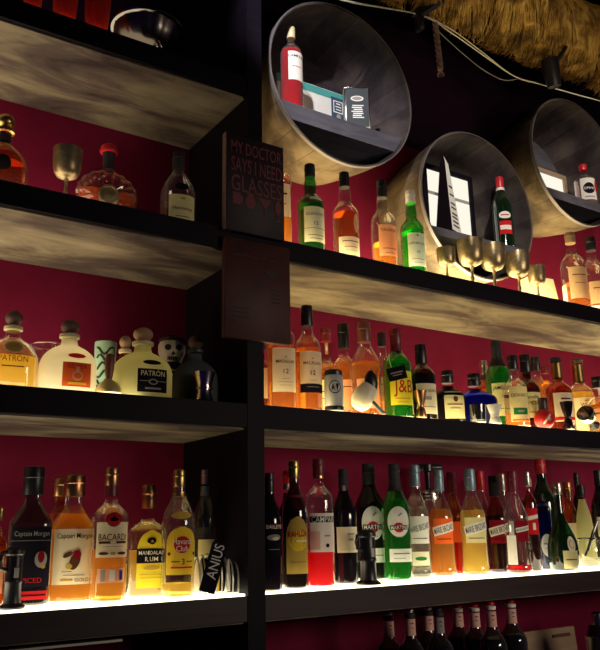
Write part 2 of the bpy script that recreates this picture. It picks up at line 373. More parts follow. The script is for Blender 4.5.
def text_geo(txt, bold=.004):
    """outline of a string, centred, width 1: (verts, faces)"""
    if txt in _tc: return _tc[txt]
    cu = bpy.data.curves.new('writing', 'FONT'); cu.body = txt; cu.offset = bold; cu.resolution_u = 3
    o = bpy.data.objects.new('writing', cu); COL.objects.link(o)
    dg = bpy.context.evaluated_depsgraph_get(); dg.update(); e = o.evaluated_get(dg); me = e.to_mesh()
    v = [(q.co.x, q.co.y) for q in me.vertices]; f = [tuple(p.vertices) for p in me.polygons]
    e.to_mesh_clear(); bpy.data.objects.remove(o); bpy.data.curves.remove(cu)
    xs = [q[0] for q in v]; ys = [q[1] for q in v]; wd = max(xs)-min(xs); cx = (max(xs)+min(xs))/2; cy = (max(ys)+min(ys))/2
    _tc[txt] = ([((a-cx)/wd, (b-cy)/wd) for a, b in v], f)
    return _tc[txt]
def decal2d(d):
    """(points, faces) of one printed shape in its own plane"""
    k = d[0]
    if k == 't':
        v, f = text_geo(d[1]); wd = d[4]; hs = d[7] if len(d) > 7 else 1.0
        return [(a*wd, b*wd*hs) for a, b in v], f
    wd, h = d[3], d[4]
    if k == 'r':
        n = 16; v = [(wd*(i/n-.5), h*(j-.5)) for j in (0, 1) for i in range(n+1)]
        return v, [(i, i+1, n+2+i, n+1+i) for i in range(n)]
    if k == 'o':
        n = 22; rr = [(wd/2*q*math.cos(2*PI*i/n), h/2*q*math.sin(2*PI*i/n)) for q in (.5, 1) for i in range(n)]
        v = [(0, 0)] + rr
        f = [(0, 1+i, 1+(i+1) % n) for i in range(n)] + [(1+i, 1+n+i, 1+n+(i+1) % n, 1+(i+1) % n) for i in range(n)]
        return v, f
    if k == 'y':                                    # triangle pointing up
        return [(-wd/2, -h/2), (wd/2, -h/2), (0, h/2)], [(0, 1, 2)]
def flat_print(mb, decals, place):
    for i, d in enumerate(decals):
        if d[0] == 't': s0, z0, mat, rot = d[2], d[3], d[5], (d[6] if len(d) > 6 else 0)
        else: s0, z0, mat, rot = d[1], d[2], d[5], (d[6] if len(d) > 6 else 0)
        v, f = decal2d(d); c, s = math.cos(rot), math.sin(rot)
        mb.add([place(s0, z0, a*c - b*s, a*s + b*c, i) for a, b in v], f, mat)
def interp(prof, z):
    for (z0, r0), (z1, r1) in zip(prof, prof[1:]):
        if z <= z1: return r0 + (r1-r0)*(z-z0)/max(1e-9, z1-z0)
    return prof[-1][1]
def smooth_prof(p, n=46):
    """profile knots -> evenly eased points (Catmull-Rom in height, clamped)"""
    out = [p[0], p[1]]
    for i in range(1, len(p)-1):
        p0, p1, p2, p3 = p[i-1], p[i], p[i+1], p[min(i+2, len(p)-1)]
        k = 4 if abs(p2[1]-p1[1]) > .02 else 1
        for j in range(1, k+1):
            t = j/k
            if k == 1: out.append(p2); continue
            m1 = (p2[1]-p0[1])/max(1e-6, p2[0]-p0[0])*(p2[0]-p1[0]); m2 = (p3[1]-p1[1])/max(1e-6, p3[0]-p1[0])*(p2[0]-p1[0])
            lo, hi = min(p1[1], p2[1]), max(p1[1], p2[1])
            r = (2*t**3-3*t*t+1)*p1[1] + (t**3-2*t*t+t)*m1 + (-2*t**3+3*t*t)*p2[1] + (t**3-t*t)*m2
            out.append((p1[0]+(p2[0]-p1[0])*t, max(lo, min(hi, r))))
    return out

# ------------------------------------------------------------------ bottles
PROF = {   # (height, radius) knots as fractions, then where the cap starts and its radius
 'spirit': ([(0, .90), (.012, 1), (.56, 1), (.61, .95), (.66, .78), (.70, .55), (.74, .42), (.80, .37), (.97, .36)], .87, .41),
 'wine': ([(0, .90), (.012, 1), (.55, 1), (.61, .96), (.67, .82), (.73, .60), (.78, .44), (.84, .38), (.98, .36)], .83, .40),
 'bulge': ([(0, .92), (.012, 1), (.52, 1), (.57, .94), (.62, .68), (.655, .50), (.69, .46), (.73, .49), (.79, .44), (.86, .38), (.98, .37)], .83, .41),
 'campari': ([(0, .90), (.01, 1), (.62, 1), (.68, .97), (.72, .85), (.75, .62), (.775, .42), (.81, .36), (.98, .34)], .86, .40),
 'long': ([(0, .94), (.02, 1), (.08, .97), (.34, .93), (.48, .97), (.56, .95), (.66, .66), (.74, .42), (.82, .36), (.98, .34)], .79, .39),
 'bacardi': ([(0, .90), (.012, 1), (.58, 1), (.64, .93), (.69, .66), (.72, .42), (.76, .34), (.98, .34)], .87, .40),
 'captain': ([(0, .92), (.01, 1), (.54, 1), (.59, .97), (.68, .62), (.73, .42), (.77, .36), (.97, .38)], .80, .46),
 'tall': ([(0, .92), (.01, 1), (.66, 1), (.71, .90), (.75, .60), (.78, .42), (.82, .38), (.98, .38)], .86, .44),
 'port': ([(0, .90), (.012, 1), (.52, 1), (.59, .93), (.64, .70), (.68, .46), (.73, .40), (.98, .38)], .76, .44),
 'bourbon': ([(0, .90), (.012, 1), (.50, 1), (.56, .96), (.62, .74), (.66, .48), (.70, .40), (.98, .36)], .92, .42),
 'patron': ([(0, .93), (.02, 1), (.30, 1), (.40, .97), (.50, .84), (.58, .60), (.62, .40), (.65, .30), (.78, .27)], .78, .28),
 'pear': ([(0, .82), (.01, .88), (.10, 1), (.25, 1), (.38, .84), (.50, .54), (.60, .34), (.68, .27), (.98, .25)], .86, .31),
 'flask': ([(0, .95), (.01, 1), (.45, 1), (.55, .90), (.62, .62), (.66, .38), (.70, .33), (.98, .33)], .76, .37),
 'cognac': ([(0, .90), (.012, 1), (.42, 1), (.50, .94), (.62, .68), (.70, .44), (.76, .33), (.98, .30)], .78, .36),
 'round': ([(0, .60), (.02, .74), (.12, .95), (.25, 1), (.38, .96), (.50, .78), (.58, .50), (.64, .28), (.82, .24)], .80, .30),
 'cone': ([(0, .90), (.02, 1), (.30, .98), (.58, .80), (.74, .50), (.82, .36), (.98, .34)], .88, .42),
 'block': ([(0, .96), (.01, 1), (.78, 1), (.83, .92), (.86, .55), (.88, .42), (.98, .42)], .88, .48),
}
def bt(key, name, label, prof, glass, liq=None, cap=('black_plastic',), labels=(), k=.75, sq=2.0, sy=1.0, foil=None, ball=None, cat='bottle', group=None, ring=None, n=36):
    x, y, z, H, R = POS[key]
    phi = math.atan2(x, y + 1.8)
    root = thing(name, label, cat, (x, y, z), -phi*k, group)
    kn, cz, cr = PROF[prof]
    pf = [(a*H, b*R) for a, b in smooth_prof(kn)]
    top = cz + (1-cz)*.6
    shell = [q for q in pf if q[0] <= top*H]
    MB().lathe(shell, glass, n, sq, sy, cap1=False).build('glass', root)
    if liq:
        lm, lv = liq; t = .003
        lp = [(max(a, t), max(.002, b*.955-.0008)) for a, b in pf if a < lv*H]; lp.append((lv*H, max(.002, interp(pf, lv*H)*.955-.0008)))
        MB().lathe(lp, lm, n, sq, sy).build('liquid', root)
    if ball:                                        # round stopper on a collar
        br = cr*R*1.18; zc = cz*H
        MB().lathe([(zc-.010, cr*R*.98), (zc-.007, cr*R*1.28), (zc+.001, cr*R*1.28), (zc+.004, cr*R*1.0)], ball[1], 24, cap0=False).build('collar', root)
        hb = H - zc - .004
        MB().lathe([(zc+.004, br*.5)] + [(zc+.004+hb*(1-math.cos(a))/2, br*math.sin(a)) for a in [PI*(.2+.78*i/10) for i in range(11)]], ball[0], 24).build('stopper', root)
    else:
        c0 = cap[1] if len(cap) > 1 else cz
        cc = cap[2] if len(cap) > 2 else cr
        mb = MB().lathe([(c0*H, cc*R*.98), (c0*H+.001, cc*R), (H*.985, cc*R*.97), (H*.995, cc*R*.92), (H, cc*R*.75)], cap[0], 28)
        zz = H - (H-c0*H)*.38
        mb.lathe([(zz-.0025, cc*R*.99), (zz-.001, cc*R*1.05), (zz+.001, cc*R*1.05), (zz+.0025, cc*R*.99)], cap[0], 28, cap0=False, cap1=False)
        mb.build('cap', root)
    if foil:                                        # sleeve round the neck
        fm, f0, f1 = foil
        zs = [f0 + (f1-f0)*i/6 for i in range(7)]
        MB().lathe([(q*H, interp(pf, q*H)+.0012) for q in zs], fm, 28, sq, sy, cap0=False, cap1=False).build('neck_foil', root)
    if ring:
        MB().lathe([((ring[1]-.012)*H, interp(pf, ring[1]*H)), (ring[1]*H-.003, interp(pf, ring[1]*H)+.004), (ring[1]*H+.003, interp(pf, ring[1]*H)+.004), ((ring[1]+.012)*H, interp(pf, ring[1]*H))], ring[0], 28, cap0=False, cap1=False).build('neck_ring', root)
    # arc-length table of the cross-section, so that labels wrap round it
    tab = [(0.0, 0.0)]; q = cross(0, sq, sy)
    for i in range(1, 181):
        a = PI*i/180; c = cross(a, sq, sy); tab.append((tab[-1][0] + math.hypot(c[0]-q[0], c[1]-q[1]), a)); q = c
    def ang(s):
        t = abs(s)
        for (s0, a0), (s1, a1) in zip(tab, tab[1:]):
            if t <= s1: return math.copysign(a0 + (a1-a0)*(t-s0)/max(1e-9, s1-s0), s)
        return math.copysign(PI, s)
    def surf(s, zm, off):
        c = cross(ang(s), sq, sy); r = interp(pf, max(0, min(zm, .97*H)))
        l = math.hypot(*c) or 1
        return (c[0]*r + c[0]/l*off, c[1]*r + c[1]/l*off, zm)
    for L in labels:
        z0, z1, hw, mat, shape = L[:5]; dec = L[5] if len(L) > 5 else (); sc = L[6] if len(L) > 6 else 0
        rows, cols = (16 if shape != 'rect' else 6), 18; vs, fs = [], []
        for j in range(rows+1):
            t = j/rows
            if shape == 'oval': t = (1-math.cos(PI*t))/2; wdt = math.sqrt(max(.0004, 1-(2*t-1)**2))
            elif shape == 'arch': wdt = 1 if t < .62 else math.sqrt(max(.014, 1-((t-.62)/.38)**2))
            else: wdt = 1
            for i in range(cols+1): vs.append(surf(sc + hw*wdt*(2*i/cols-1), (z0+(z1-z0)*t)*H, .0006))
        for j in range(rows):
            for i in range(cols): fs.append((j*(cols+1)+i, j*(cols+1)+i+1, (j+1)*(cols+1)+i+1, (j+1)*(cols+1)+i))
        lo = MB().add(vs, fs, mat).build('label', root)
        if dec:
            mb = MB(); flat_print(mb, dec, lambda s0, zf, a, b, i: surf(sc + s0 + a, zf*H + b*R, (.0011 if sq == 2 else .0020) + .00025*i)); mb.build('label_print', lo, smooth=False)
    return root

# ================================================================== SETTING
structure(MB().box(-1.6, 5.0, .3895, .48, 0, 2.97, 'red_wall').build('wall_back', smooth=False))
structure(MB().box(-1.6, 5.0, .3895, .48, 2.97, 3.9, 'shaded_wall').build('wall_upper', smooth=False))  # upper wall coloured dark in place of the barrels' shadow
structure(MB().box(-1.6, 5.0, -4.2, .48, -.06, 0, 'dark_wood').build('floor', smooth=False))
structure(MB().box(-1.6, 5.0, -4.2, .48, 3.9, 3.96, 'black_wood').build('ceiling', smooth=False))
D = .3893
XL, XA, XB, XR = -.75, 1.0275, 1.079, 4.05
SH = {'top': (2.690, 2.757), 'upper': (2.197, 2.262), 'middle': (1.707, 1.774), 'bottom': (1.221, 1.287)}
unit = thing('back_bar_shelving', 'tall black wooden back bar shelving with four lit levels and mottled undersides', 'shelving', (1.5, .2, .90))
def upart(mb, name, par=None):
    o = mb.build(name, None, smooth=False); o.parent = par or unit
    if par is None: o.matrix_parent_inverse = Matrix.Translation((-1.5, -.2, -.90))
    return o
def board(side, lev):
    x0, x1 = (XL, XA) if side == 'left' else (XB, XR)
    z0, z1 = SH[lev]
    b = upart(MB().box(x0, x1, 0, D, z0+.005, z1, 'dark_wood' if lev == 'bottom' else 'black_wood'), 'shelf')
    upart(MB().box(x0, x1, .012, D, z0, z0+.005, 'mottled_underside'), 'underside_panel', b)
    key = lev + '_' + side
    px1 = {'upper_left': .66, 'middle_left': .74, 'top_left': .75}.get(key, x1-.004)
    px1 = min(px1, 3.4)
    upart(MB().box(x0+.004, px1, .006 if lev == 'bottom' else .014, .235 if lev == 'bottom' else D-.01, z1, z1+.005 if lev == 'bottom' else z1+.002, 'light_' + key), 'light_panel', b)
for sd, lv in (('left', 'top'), ('left', 'upper'), ('right', 'upper'), ('left', 'middle'), ('right', 'middle'), ('left', 'bottom'), ('right', 'bottom')): board(sd, lv)
for x0, x1 in ((XL-.05, XL), (XA, XB), (XR, XR+.05)):
    upart(MB().box(x0, x1, -.002, D, .90, 3.9, 'black_wood'), 'upright')
ct = thing('back_counter', 'dark stone topped counter below the shelving', 'counter', (1.5, .1, 0))
o = MB().box(-2.4, 2.6, -.36, .28, .86, .90, 'counter_stone', .006).build('worktop', ct)
MB().box(-2.4, 2.6, -.30, .28, 0, .86, 'dark_wood').build('cabinet', ct, smooth=False)
o = MB().box(-.745, .712, .03, .389, 1.204, 1.213, 'dark_wood', .002); o.box(-.745, .712, .026, .030, 1.206, 1.211, 'white_wire')
tag(o.build('lower_ledge'), 'thin dark ledge with pale front edge below the bottom left shelf', 'ledge')

# ================================================================== BARRELS
def barrel(cx, cz, r, label, head='barrel_head_wood', mat='barrel_wood'):
    t = thing('half_barrel', label, 'barrel', (cx, .1, cz), 0, 'half barrels used as round wall niches')
    dep = .289; N_ = 72
    def ring(rr, y): return [(rr*math.cos(2*PI*i/N_), y, rr*math.sin(2*PI*i/N_)) for i in range(N_)]
    rr = lambda y: r*(1-.14*max(0, y/dep)**1.5)
    ys = [0, .05, .1, .15, .2, .25, dep]
    ri = [ring(rr(y)-.007, y)[::-1] for y in reversed(ys)]; ro = [ring(rr(y), y)[::-1] for y in ys]
    MB().rings(ri, 'charred_wood', False, False).rings([ri[-1]] + ro, mat, False, False).build('staves', t)
    hp = MB()
    for y0, y1 in ((-.002, .012),):
        q = [ring(rr(y0)-.0035, y0), ring(rr(y0)+.0015, y0), ring(rr(y1)+.0015, y1), ring(rr(y1)+.0002, y1)]
        hp.rings([r_[::-1] for r_ in q], 'steel_hoop', False, False)
    hp.build('hoop', t)
    y = dep-.02; rh = rr(y)-.0065
    MB().rings([ring(rh, y)[::-1], ring(rh, y+.015)[::-1]], head).build('barrel_head', t)
    return t, rr
def plank(t, rr, zt, th, y0=.012):
    """board resting in the niche, its ends cut to the barrel's curve"""
    mb = MB(); y1 = .262
    r0, r1 = rr(y0)-.0075, rr(y1)-.0075
    def wd(r, z): return math.sqrt(max(0, r*r - z*z))
    v = []
    for z in (zt-th, zt):
        for y, r in ((y0, r0), (y1, r1)):
            xw = wd(r, z); v += [(-xw, y, z), (xw, y, z)]
    mb.add(v, [(0, 2, 3, 1), (4, 5, 7, 6), (0, 1, 5, 4), (2, 6, 7, 3), (0, 4, 6, 2), (1, 3, 7, 5)], 'grey_plank').build('plank', t, smooth=False)
C1, C2, C3 = (1.472, 2.932, .303), (2.095, 2.619, .294), (2.73, 2.962, .291)
b1, f1 = barrel(*C1, 'half barrel niche nearest the sign, holding a red bottle on its plank')
plank(b1, f1, 2.800-C1[1], .060)
b2, f2 = barrel(*C2, 'lowest half barrel niche holding an obelisk and red capped green bottle', 'grey_plank')
plank(b2, f2, 2.492-C2[1], .030)
b3, f3 = barrel(*C3, 'half barrel niche farthest along the wall, holding a clear bottle with pink side', 'grey_plank')
plank(b3, f3, 2.800-C3[1], .040)

def box_thing(name, label, cat, cx, cy, z, wx, dy, h, mat, rz=0, group=None, lean=0, part='body'):
    t = thing(name, label, cat, (cx, cy, z), rz, group)
    if lean: t.rotation_euler = (lean, 0, rz)
    MB().box(-wx/2, wx/2, -dy/2, dy/2, 0, h, mat, .003).build(part, t)
    return t
def face_print(t, wx, dy, decals, name='print'):
    mb = MB(); flat_print(mb, decals, lambda s0, z0, a, b, i: (s0+a, -dy/2-.0008-.0004*i, z0+b)); mb.build(name, t, smooth=False)

# inside the first barrel: red bottle, white card with teal stripe, dark tin
POS['nichebot'] = (1.291, .155, 2.8005, .318, .038)
bt('nichebot', 'liqueur_bottle', 'red bottle with cream cap standing on the plank of the first barrel', 'campari', 'clear_glass', ('red_liquid', .70), ('cream_cap',),
   [(.30, .64, .85, 'paper_white', 'rect', [('t', 'CAMPARI', -.1, .585, 1.5, 'paper_black'), ('r', -.1, .46, .9, .05, 'paper_red')], .35)], k=.6, group='bottles inside the barrel niches')
t = box_thing('display_card', 'white card with a teal top stripe leaning inside the first barrel', 'card', 1.470, .300, 2.8005, .30, .012, .232, 'paper_white')
face_print(t, .30, .012, [('r', 0, .214, .30, .030, 'teal_print'), ('r', .118, .16, .062, .10, 'navy_print'), ('r', .118, .172, .044, .05, 'paper_white'), ('r', .118, .172, .036, .042, 'navy_print'), ('r', .118, .172, .026, .004, 'paper_white'), ('r', .118, .184, .020, .004, 'paper_white'), ('r', .118, .160, .024, .004, 'paper_white'), ('o', .118, .130, .020, .024, 'paper_grey')])
t = box_thing('gift_tin', 'dark grey tin with silver edges beside the white card in the first barrel', 'tin', 1.562, .150, 2.8005, .090, .040, .162, 'silver_foil', -.52)
mb = MB(); flat_print(mb, [('r', 0, .081, .080, .150, 'dark_tin'), ('o', 0, .116, .046, .022, 'paper_white'), ('o', 0, .116, .036, .014, 'paper_grey')] + [('r', .002*(-1)**i, .088-.008*i, .040-.004*(i % 3), .0045, 'paper_white') for i in range(7)],
   lambda s0, z0, a, b, i: (s0+a, -.020-.0006-.0004*i, z0+b)); mb.build('front_print', t, smooth=False)
MB().box(-.046, .046, -.021, .021, .158, .1625, 'chrome', .001).build('lid', t)

# inside the second barrel: framed picture with added glow, obelisk, bottle
t = thing('framed_picture', 'dark framed bright white picture standing behind the obelisk', 'picture', (2.090, .255, 2.4925), 0)
mb = MB(); wx, h, fb = .270, .332, .020
for a in ((-wx/2, wx/2, 0, fb), (-wx/2, wx/2, h-fb, h), (-wx/2, -wx/2+fb, fb, h-fb), (wx/2-fb, wx/2, fb, h-fb)): mb.box(a[0], a[1], -.010, .008, a[2], a[3], 'black_wood')
mb.build('picture_frame', t, smooth=False)
p = MB().box(-wx/2+fb, wx/2-fb, -.002, .006, fb, h-fb, 'glow_sheet').build('picture_sheet', t, smooth=False)
mb = MB(); flat_print(mb, [('r', 0, .215, wx-2*fb, .014, 'paper_grey'), ('r', .03, .165, .012, .10, 'paper_grey')], lambda s0, z0, a, b, i: (s0+a, -.0026-.0003*i, z0+b)); mb.build('picture_print', p, smooth=False)
t = thing('obelisk', 'tall narrow obelisk of dark and clear glass in the second barrel', 'obelisk', (2.000, .175, 2.4925), .35)
def frustum(mb, w0, w1, d0, d1, z0, z1, mat): return mb.rings([[(-w0, -d0, z0), (w0, -d0, z0), (w0, d0, z0), (-w0, d0, z0)], [(-w1, -d1, z1), (w1, -d1, z1), (w1, d1, z1), (-w1, d1, z1)]], mat)
ob = [(-.040, -.034, .014), (.040, -.034, .014), (.040, .034, .014), (-.040, .034, .014), (-.014, -.011, .305), (.014, -.011, .305), (.014, .011, .305), (-.014, .011, .305), (0, 0, .340)]
mb = MB().add(ob, [(0, 1, 5, 4), (4, 5, 8)], 'paper_white').add(ob, [(3, 0, 4, 7), (7, 4, 8), (1, 2, 6, 5), (2, 3, 7, 6), (5, 6, 8), (6, 7, 8), (3, 2, 1, 0)], 'black_glass'); sh_ = mb.build('shaft', t, smooth=False)
MB().box(-.044, .044, -.038, .038, 0, .0138, 'black_glass', .003).build('base', t)
mb = MB()
for z in (.035, .052, .070, .085, .110, .128, .165, .20): hw = (.040-.026*(z/.3))*.62; mb.box(-hw, hw, -.034+.023*(z-.014)/.291-.0012, -.034+.023*(z-.014)/.291+.003, z, z+.006, 'matte_black')
mb.build('relief', sh_, smooth=False)
POS['niche2'] = (2.278, .150, 2.4930, .305, .040)
bt('niche2', 'vermouth_bottle', 'dark green bottle with red cap on the plank of the second barrel', 'wine', 'dark_green_glass', ('deep_green_liquid', .66), ('red_cap', .84),
   [(.16, .34, .62, 'paper_red', 'rect', [('r', 0, .25, 1.1, .45, 'paper_white'), ('r', 0, .32, 1.1, .12, 'paper_red')], -.1), (.37, .47, .6, 'paper_white', 'oval', [('r', 0, .42, .8, .12, 'paper_red')], -.1)], k=.6, group='bottles inside the barrel niches', foil=('white_cap', .80, .84))
# inside the third barrel: frame with added glow and clear bottle
t = thing('window_picture', 'pale framed bright panel standing inside the third barrel', 'picture', (2.735, .285, 2.8010), 0)
mb = MB(); wx, h, fb = .29, .200, .018
for a in ((-wx/2, wx/2, 0, fb), (-wx/2, wx/2, h-fb, h), (-wx/2, -wx/2+fb, fb, h-fb), (wx/2-fb, wx/2, fb, h-fb)): mb.box(a[0], a[1], -.012, .008, a[2], a[3], 'pale_wood')
mb.build('picture_frame', t, smooth=False)
MB().box(-wx/2+fb, wx/2-fb, -.002, .006, fb, h-fb, 'glow_sheet').build('picture_sheet', t, smooth=False)
POS['niche3'] = (2.857, .165, 2.8010, .205, .046)
bt('niche3', 'gin_bottle', 'small clear bottle with pink side and dark round badge in the third barrel', 'bacardi', 'clear_glass', ('rose_liquid', .55), ('red_cap', .86, .40),
   [(.10, .60, .8, 'paper_white', 'rect', [('o', 0, .36, 1.15, 1.15, 'paper_navy'), ('t', 'OPIHR', 0, .36, 1.0, 'paper_white'), ('o', .85, .42, .5, 1.5, 'paper_red'), ('r', 0, .16, .9, .12, 'paper_grey')])], k=.6, group='bottles inside the barrel niches')

# ================================================================== SIGNS
t = thing('wall_sign', 'dark square sign reading MY DOCTOR SAYS I NEED GLASSES', 'sign', (1.0446, -.012, 2.2506))
MB().box(-.096, .096, -.010, .010, 0, .294, 'sign_board', .002).build('board', t)
MB().box(-.0975, -.096, -.010, .010, 0, .294, 'sign_edge').build('board_edge', t, smooth=False)  # lighter strip on the left side only, painting the light that catches it
L_ = 'sign_letter'
ds = [('t', 'MY DOCTOR', .004, .255, .168, L_, 0, 1.9), ('t', 'SAYS I NEED', .004, .202, .168, L_, 0, 2.0), ('t', 'GLASSES', .004, .145, .168, L_, 0, 1.55)]
for i, x in enumerate((-.062, -.018, .030, .074)):     # four small drinking glasses
    if i == 0: ds += [('r', x, .098, .026, .036, L_), ('r', x+.016, .098, .006, .020, L_)]
    if i == 1: ds += [('o', x, .094, .034, .040, L_), ('r', x, .116, .020, .012, L_)]
    if i == 2: ds += [('y', x, .098, .044, .032, L_, PI), ('r', x, .072, .003, .024, L_), ('r', x, .060, .020, .003, L_)]
    if i == 3: ds += [('o', x, .096, .022, .044, L_), ('r', x, .066, .003, .024, L_), ('r', x, .054, .018, .003, L_)]
mb = MB(); flat_print(mb, ds, lambda s0, z0, a, b, i: (s0+a, -.0106-.0001*i, z0+b)); mb.build('lettering', t, smooth=False)
t = thing('menu_board', 'dark reddish board with faded small print under the lettered sign', 'sign', (1.052, -.012, 1.945))
MB().box(-.105, .105, -.010, .010, 0, .285, 'menu_board', .002).build('board', t)
ds = [('r', -.01+.028*i, .236+.003*(i % 2), .022, .005, 'sign_board') for i in range(-2, 3)] + [('o', .040, .196, .030, .022, 'sign_board'), ('r', .056, .205, .022, .004, 'sign_board', .6)]
ds += [('r', .055, .150-.012*i, .030-.004*(i % 2), .004, 'sign_board') for i in range(4)] + [('r', -.058, .085-.012*i, .056-.008*(i % 2), .003, 'sign_board') for i in range(3)]
mb = MB(); flat_print(mb, ds, lambda s0, z0, a, b, i: (s0+a, -.0106-.0001*i, z0+b)); mb.build('faded_print', t, smooth=False)

# ================================================================== THATCH, CABLES, LAMP
t = thing('thatch_roll', 'thick roll of golden straw thatch hanging above the barrels', 'thatch', (2.3, -.03, 3.428))
MB().tube([(-1.15, 0, 0), (1.6, 0, 0)], .118, 'dark_wood', 20).build('roll_core', t)
mb = MB()
for b in range(150):
    bx = -1.30 + 2.62*b/150 + rnd.uniform(-.012, .012); b0 = math.radians(rnd.uniform(50, 120)); b1 = math.radians(rnd.uniform(-150, -60)); bdx = rnd.uniform(.20, .34); br = rnd.choice((0, .008, .02, .034))
    for i in range(26):
        x = bx + rnd.gauss(0, .009); a0 = b0 + rnd.gauss(0, .12); a1 = b1 + rnd.gauss(0, .16); dx = bdx + rnd.gauss(0, .03); r0 = .118 + br + rnd.uniform(-.006, .008)
        if x < -1.14: continue
        pts = []; rs = []
        for j in range(7):
            q = j/6; a = a0 + (a1-a0)*q; r = r0 + .014*math.sin(q*PI) + rnd.uniform(-.002, .002) + (.014*rnd.random()-.004 if j == 6 else 0)
            pts.append((x + dx*q**1.3 + rnd.uniform(-.004, .004), -r*math.cos(a), r*math.sin(a))); rs.append(.0027 - .0012*q)
        mb.tube(pts, rs, 'straw', 3)
o = mb.build('straw', t); o['kind'] = 'stuff'
o = MB().box(1.12, 3.4, -.06, .02, 3.56, 3.9, 'black_wood').build('thatch_beam', t, smooth=False); o.location = (-2.3, .03, -3.42)
def wire(pts, n=40):
    pts = [Vector(p) for p in pts]; out = []
    for i in range(len(pts)-1):
        p0, p1, p2, p3 = pts[max(i-1, 0)], pts[i], pts[i+1], pts[min(i+2, len(pts)-1)]
        for j in range(8):
            q = j/8
            out.append(.5*((2*p1) + (p2-p0)*q + (2*p0-5*p1+4*p2-p3)*q*q + (3*p1-p0-3*p2+p3)*q**3))
    return out + [pts[-1]]
tag(MB().tube(wire([(1.13, .02, 3.185), (1.39, .0, 3.172), (1.755, 0, 3.254), (1.92, 0, 3.235), (2.074, 0, 3.20), (2.25, 0, 3.165), (2.40, 0, 3.180), (2.62, 0, 3.205), (2.85, 0, 3.232), (3.3, 0, 3.26)]), .0024, 'white_wire').build('cable'), 'thick pale cable running along the lower edge of the straw roll', 'cable', 'cables under the straw roll')
tag(MB().tube(wire([(1.13, .03, 3.20), (1.40, .01, 3.186), (1.755, .012, 3.265), (1.92, .01, 3.262), (2.08, .012, 3.225), (2.25, .012, 3.178), (2.39, .012, 3.190)]), .0022, 'white_wire').build('cable'), 'thin pale cable just above the thick one, ending at the black lamp', 'cable', 'cables under the straw roll')
tag(MB().tube(wire([(1.85, .02, 3.245), (1.95, .02, 3.20), (2.08, .02, 3.155), (2.20, .02, 3.145), (2.28, .01, 3.170)]), .002, 'steel_hoop').build('cable'), 'thin grey wire drooping in a loop below the pale cables', 'cable', 'cables under the straw roll')
t = thing('ceiling_bracket', 'black angled bracket carrying the cables at the straw roll', 'bracket', (1.742, -.01, 3.24))
MB().tube([(0, -.005, 0), (.12, -.12, .10), (.30, -.22, .22), (.35, -.05, .42), (.36, 0, .665)], .014, 'black_plastic').build('arm', t)
MB().box(-.010, .010, -.016, .022, -.06, .03, 'black_plastic', .003).build('clamp', t)
t = thing('hanging_rope', 'short frayed rope with a knotted end hanging below the cables', 'rope', (1.829, .0, 3.247))
mb = MB()
for ph in (0, 2.1, 4.2): mb.tube([(.0062*math.cos(ph+i*.75)+.010*i/24, .0062*math.sin(ph+i*.75), -.185*i/24) for i in range(25)], .0060, 'hemp_rope', 6)
mb.build('strand', t)
mb = MB().lathe([(-.200, .003), (-.195, .009), (-.188, .011), (-.180, .008), (-.176, .004)], 'hemp_rope', 12, cx=.010)
for i in range(9): mb.tube([(.010, 0, -.195), (.010+.010*math.cos(i*.7), .010*math.sin(i*.7), -.205), (.010+.014*math.cos(i*.7), .014*math.sin(i*.7), -.214)], .0012, 'hemp_rope', 4)
mb.build('knot', t)
t = thing('clip_spotlight', 'black clip-on spotlight fixed under the straw roll', 'lamp', (2.40, -.062, 3.190))
q = Euler((0, math.radians(-14), math.radians(20))).to_matrix()
mb = MB().lathe([(-.055, .010), (-.05, .026), (.0, .032), (.055, .036), (.062, .036)], 'black_plastic', 24); mb.v = [tuple(q @ Vector(v)) for v in mb.v]; mb.build('lamp_head', t)
MB().tube([(-.01, 0, .02), (.02, -.03, .07), (.03, -.05, .10), (.035, -.05, .11)], .009, 'black_plastic').build('arm', t)
MB().tube([(.02+.030*math.cos(a), 0, .085+.030*math.sin(a)) for a in [2*PI*i/18 for i in range(19)]], .005, 'black_plastic').build('clip_ring', t)
light('SPOT', 'straw_fill', (1.95, -.75, 2.75), (2.20, -.12, 3.36), 8, (1.0, .76, .34), spot_size=math.radians(62), spot_blend=.8, shadow_soft_size=.03)  # unseen warm light added in mid-air to brighten the straw

# ================================================================== THINGS ON THE SHELVES
G = {'1': 'glassware on the topmost left shelf', '2l': 'bottles on the upper left shelf', '2': 'bottles on the upper shelf under the barrels', '3l': 'bottles on the middle left shelf', '3': 'bottles on the middle right shelf',
     '4l': 'bottles on the lit bottom left shelf', '4': 'bottles on the lit bottom right shelf', 'c': 'dark bottles standing below the bottom shelf'}
# --- topmost left shelf
for key, lab in (('tumbler_c', 'leftmost ribbed red tumbler on the topmost shelf, only its foot in view'), ('tumbler_a', 'ribbed red tumbler between two others on the topmost shelf'), ('tumbler_b', 'ribbed red tumbler next to the silver footed bowl on the topmost shelf')):
    x, y, z, H, R = POS[key]
    t = thing('tumbler', lab, 'glass', (x, y, z), 0, G['1'])
    MB().lathe([(0, R*.74), (.004, R*.80), (.02, R*.82), (H*.5, R*.92), (H, R), (H, R-.003), (H*.5, R*.86), (.02, R*.72)], 'red_tumbler_glass', 96, flute=.022, nf=16).build('ribbed_wall', t)
x, y, z, H, R = POS['bowl']; R = .095
t = thing('footed_bowl', 'dark silver bowl with pale rim on small ball feet, topmost shelf', 'bowl', (x, y, z), 0)
MB().lathe([(.016, .02), (.018, R*.5), (.035, R*.78), (.06, R*.92), (.085, R), (.085, R-.004), (.06, R*.86), (.03, R*.6), (.022, .01)], 'pewter', 40, flute=.03, nf=12).build('bowl_body', t)
MB().lathe([(.082, R), (.084, R+.008), (.090, R+.009), (.092, R), (.088, R-.006)], 'chrome', 40, cap0=False, cap1=False).build('rim', t)
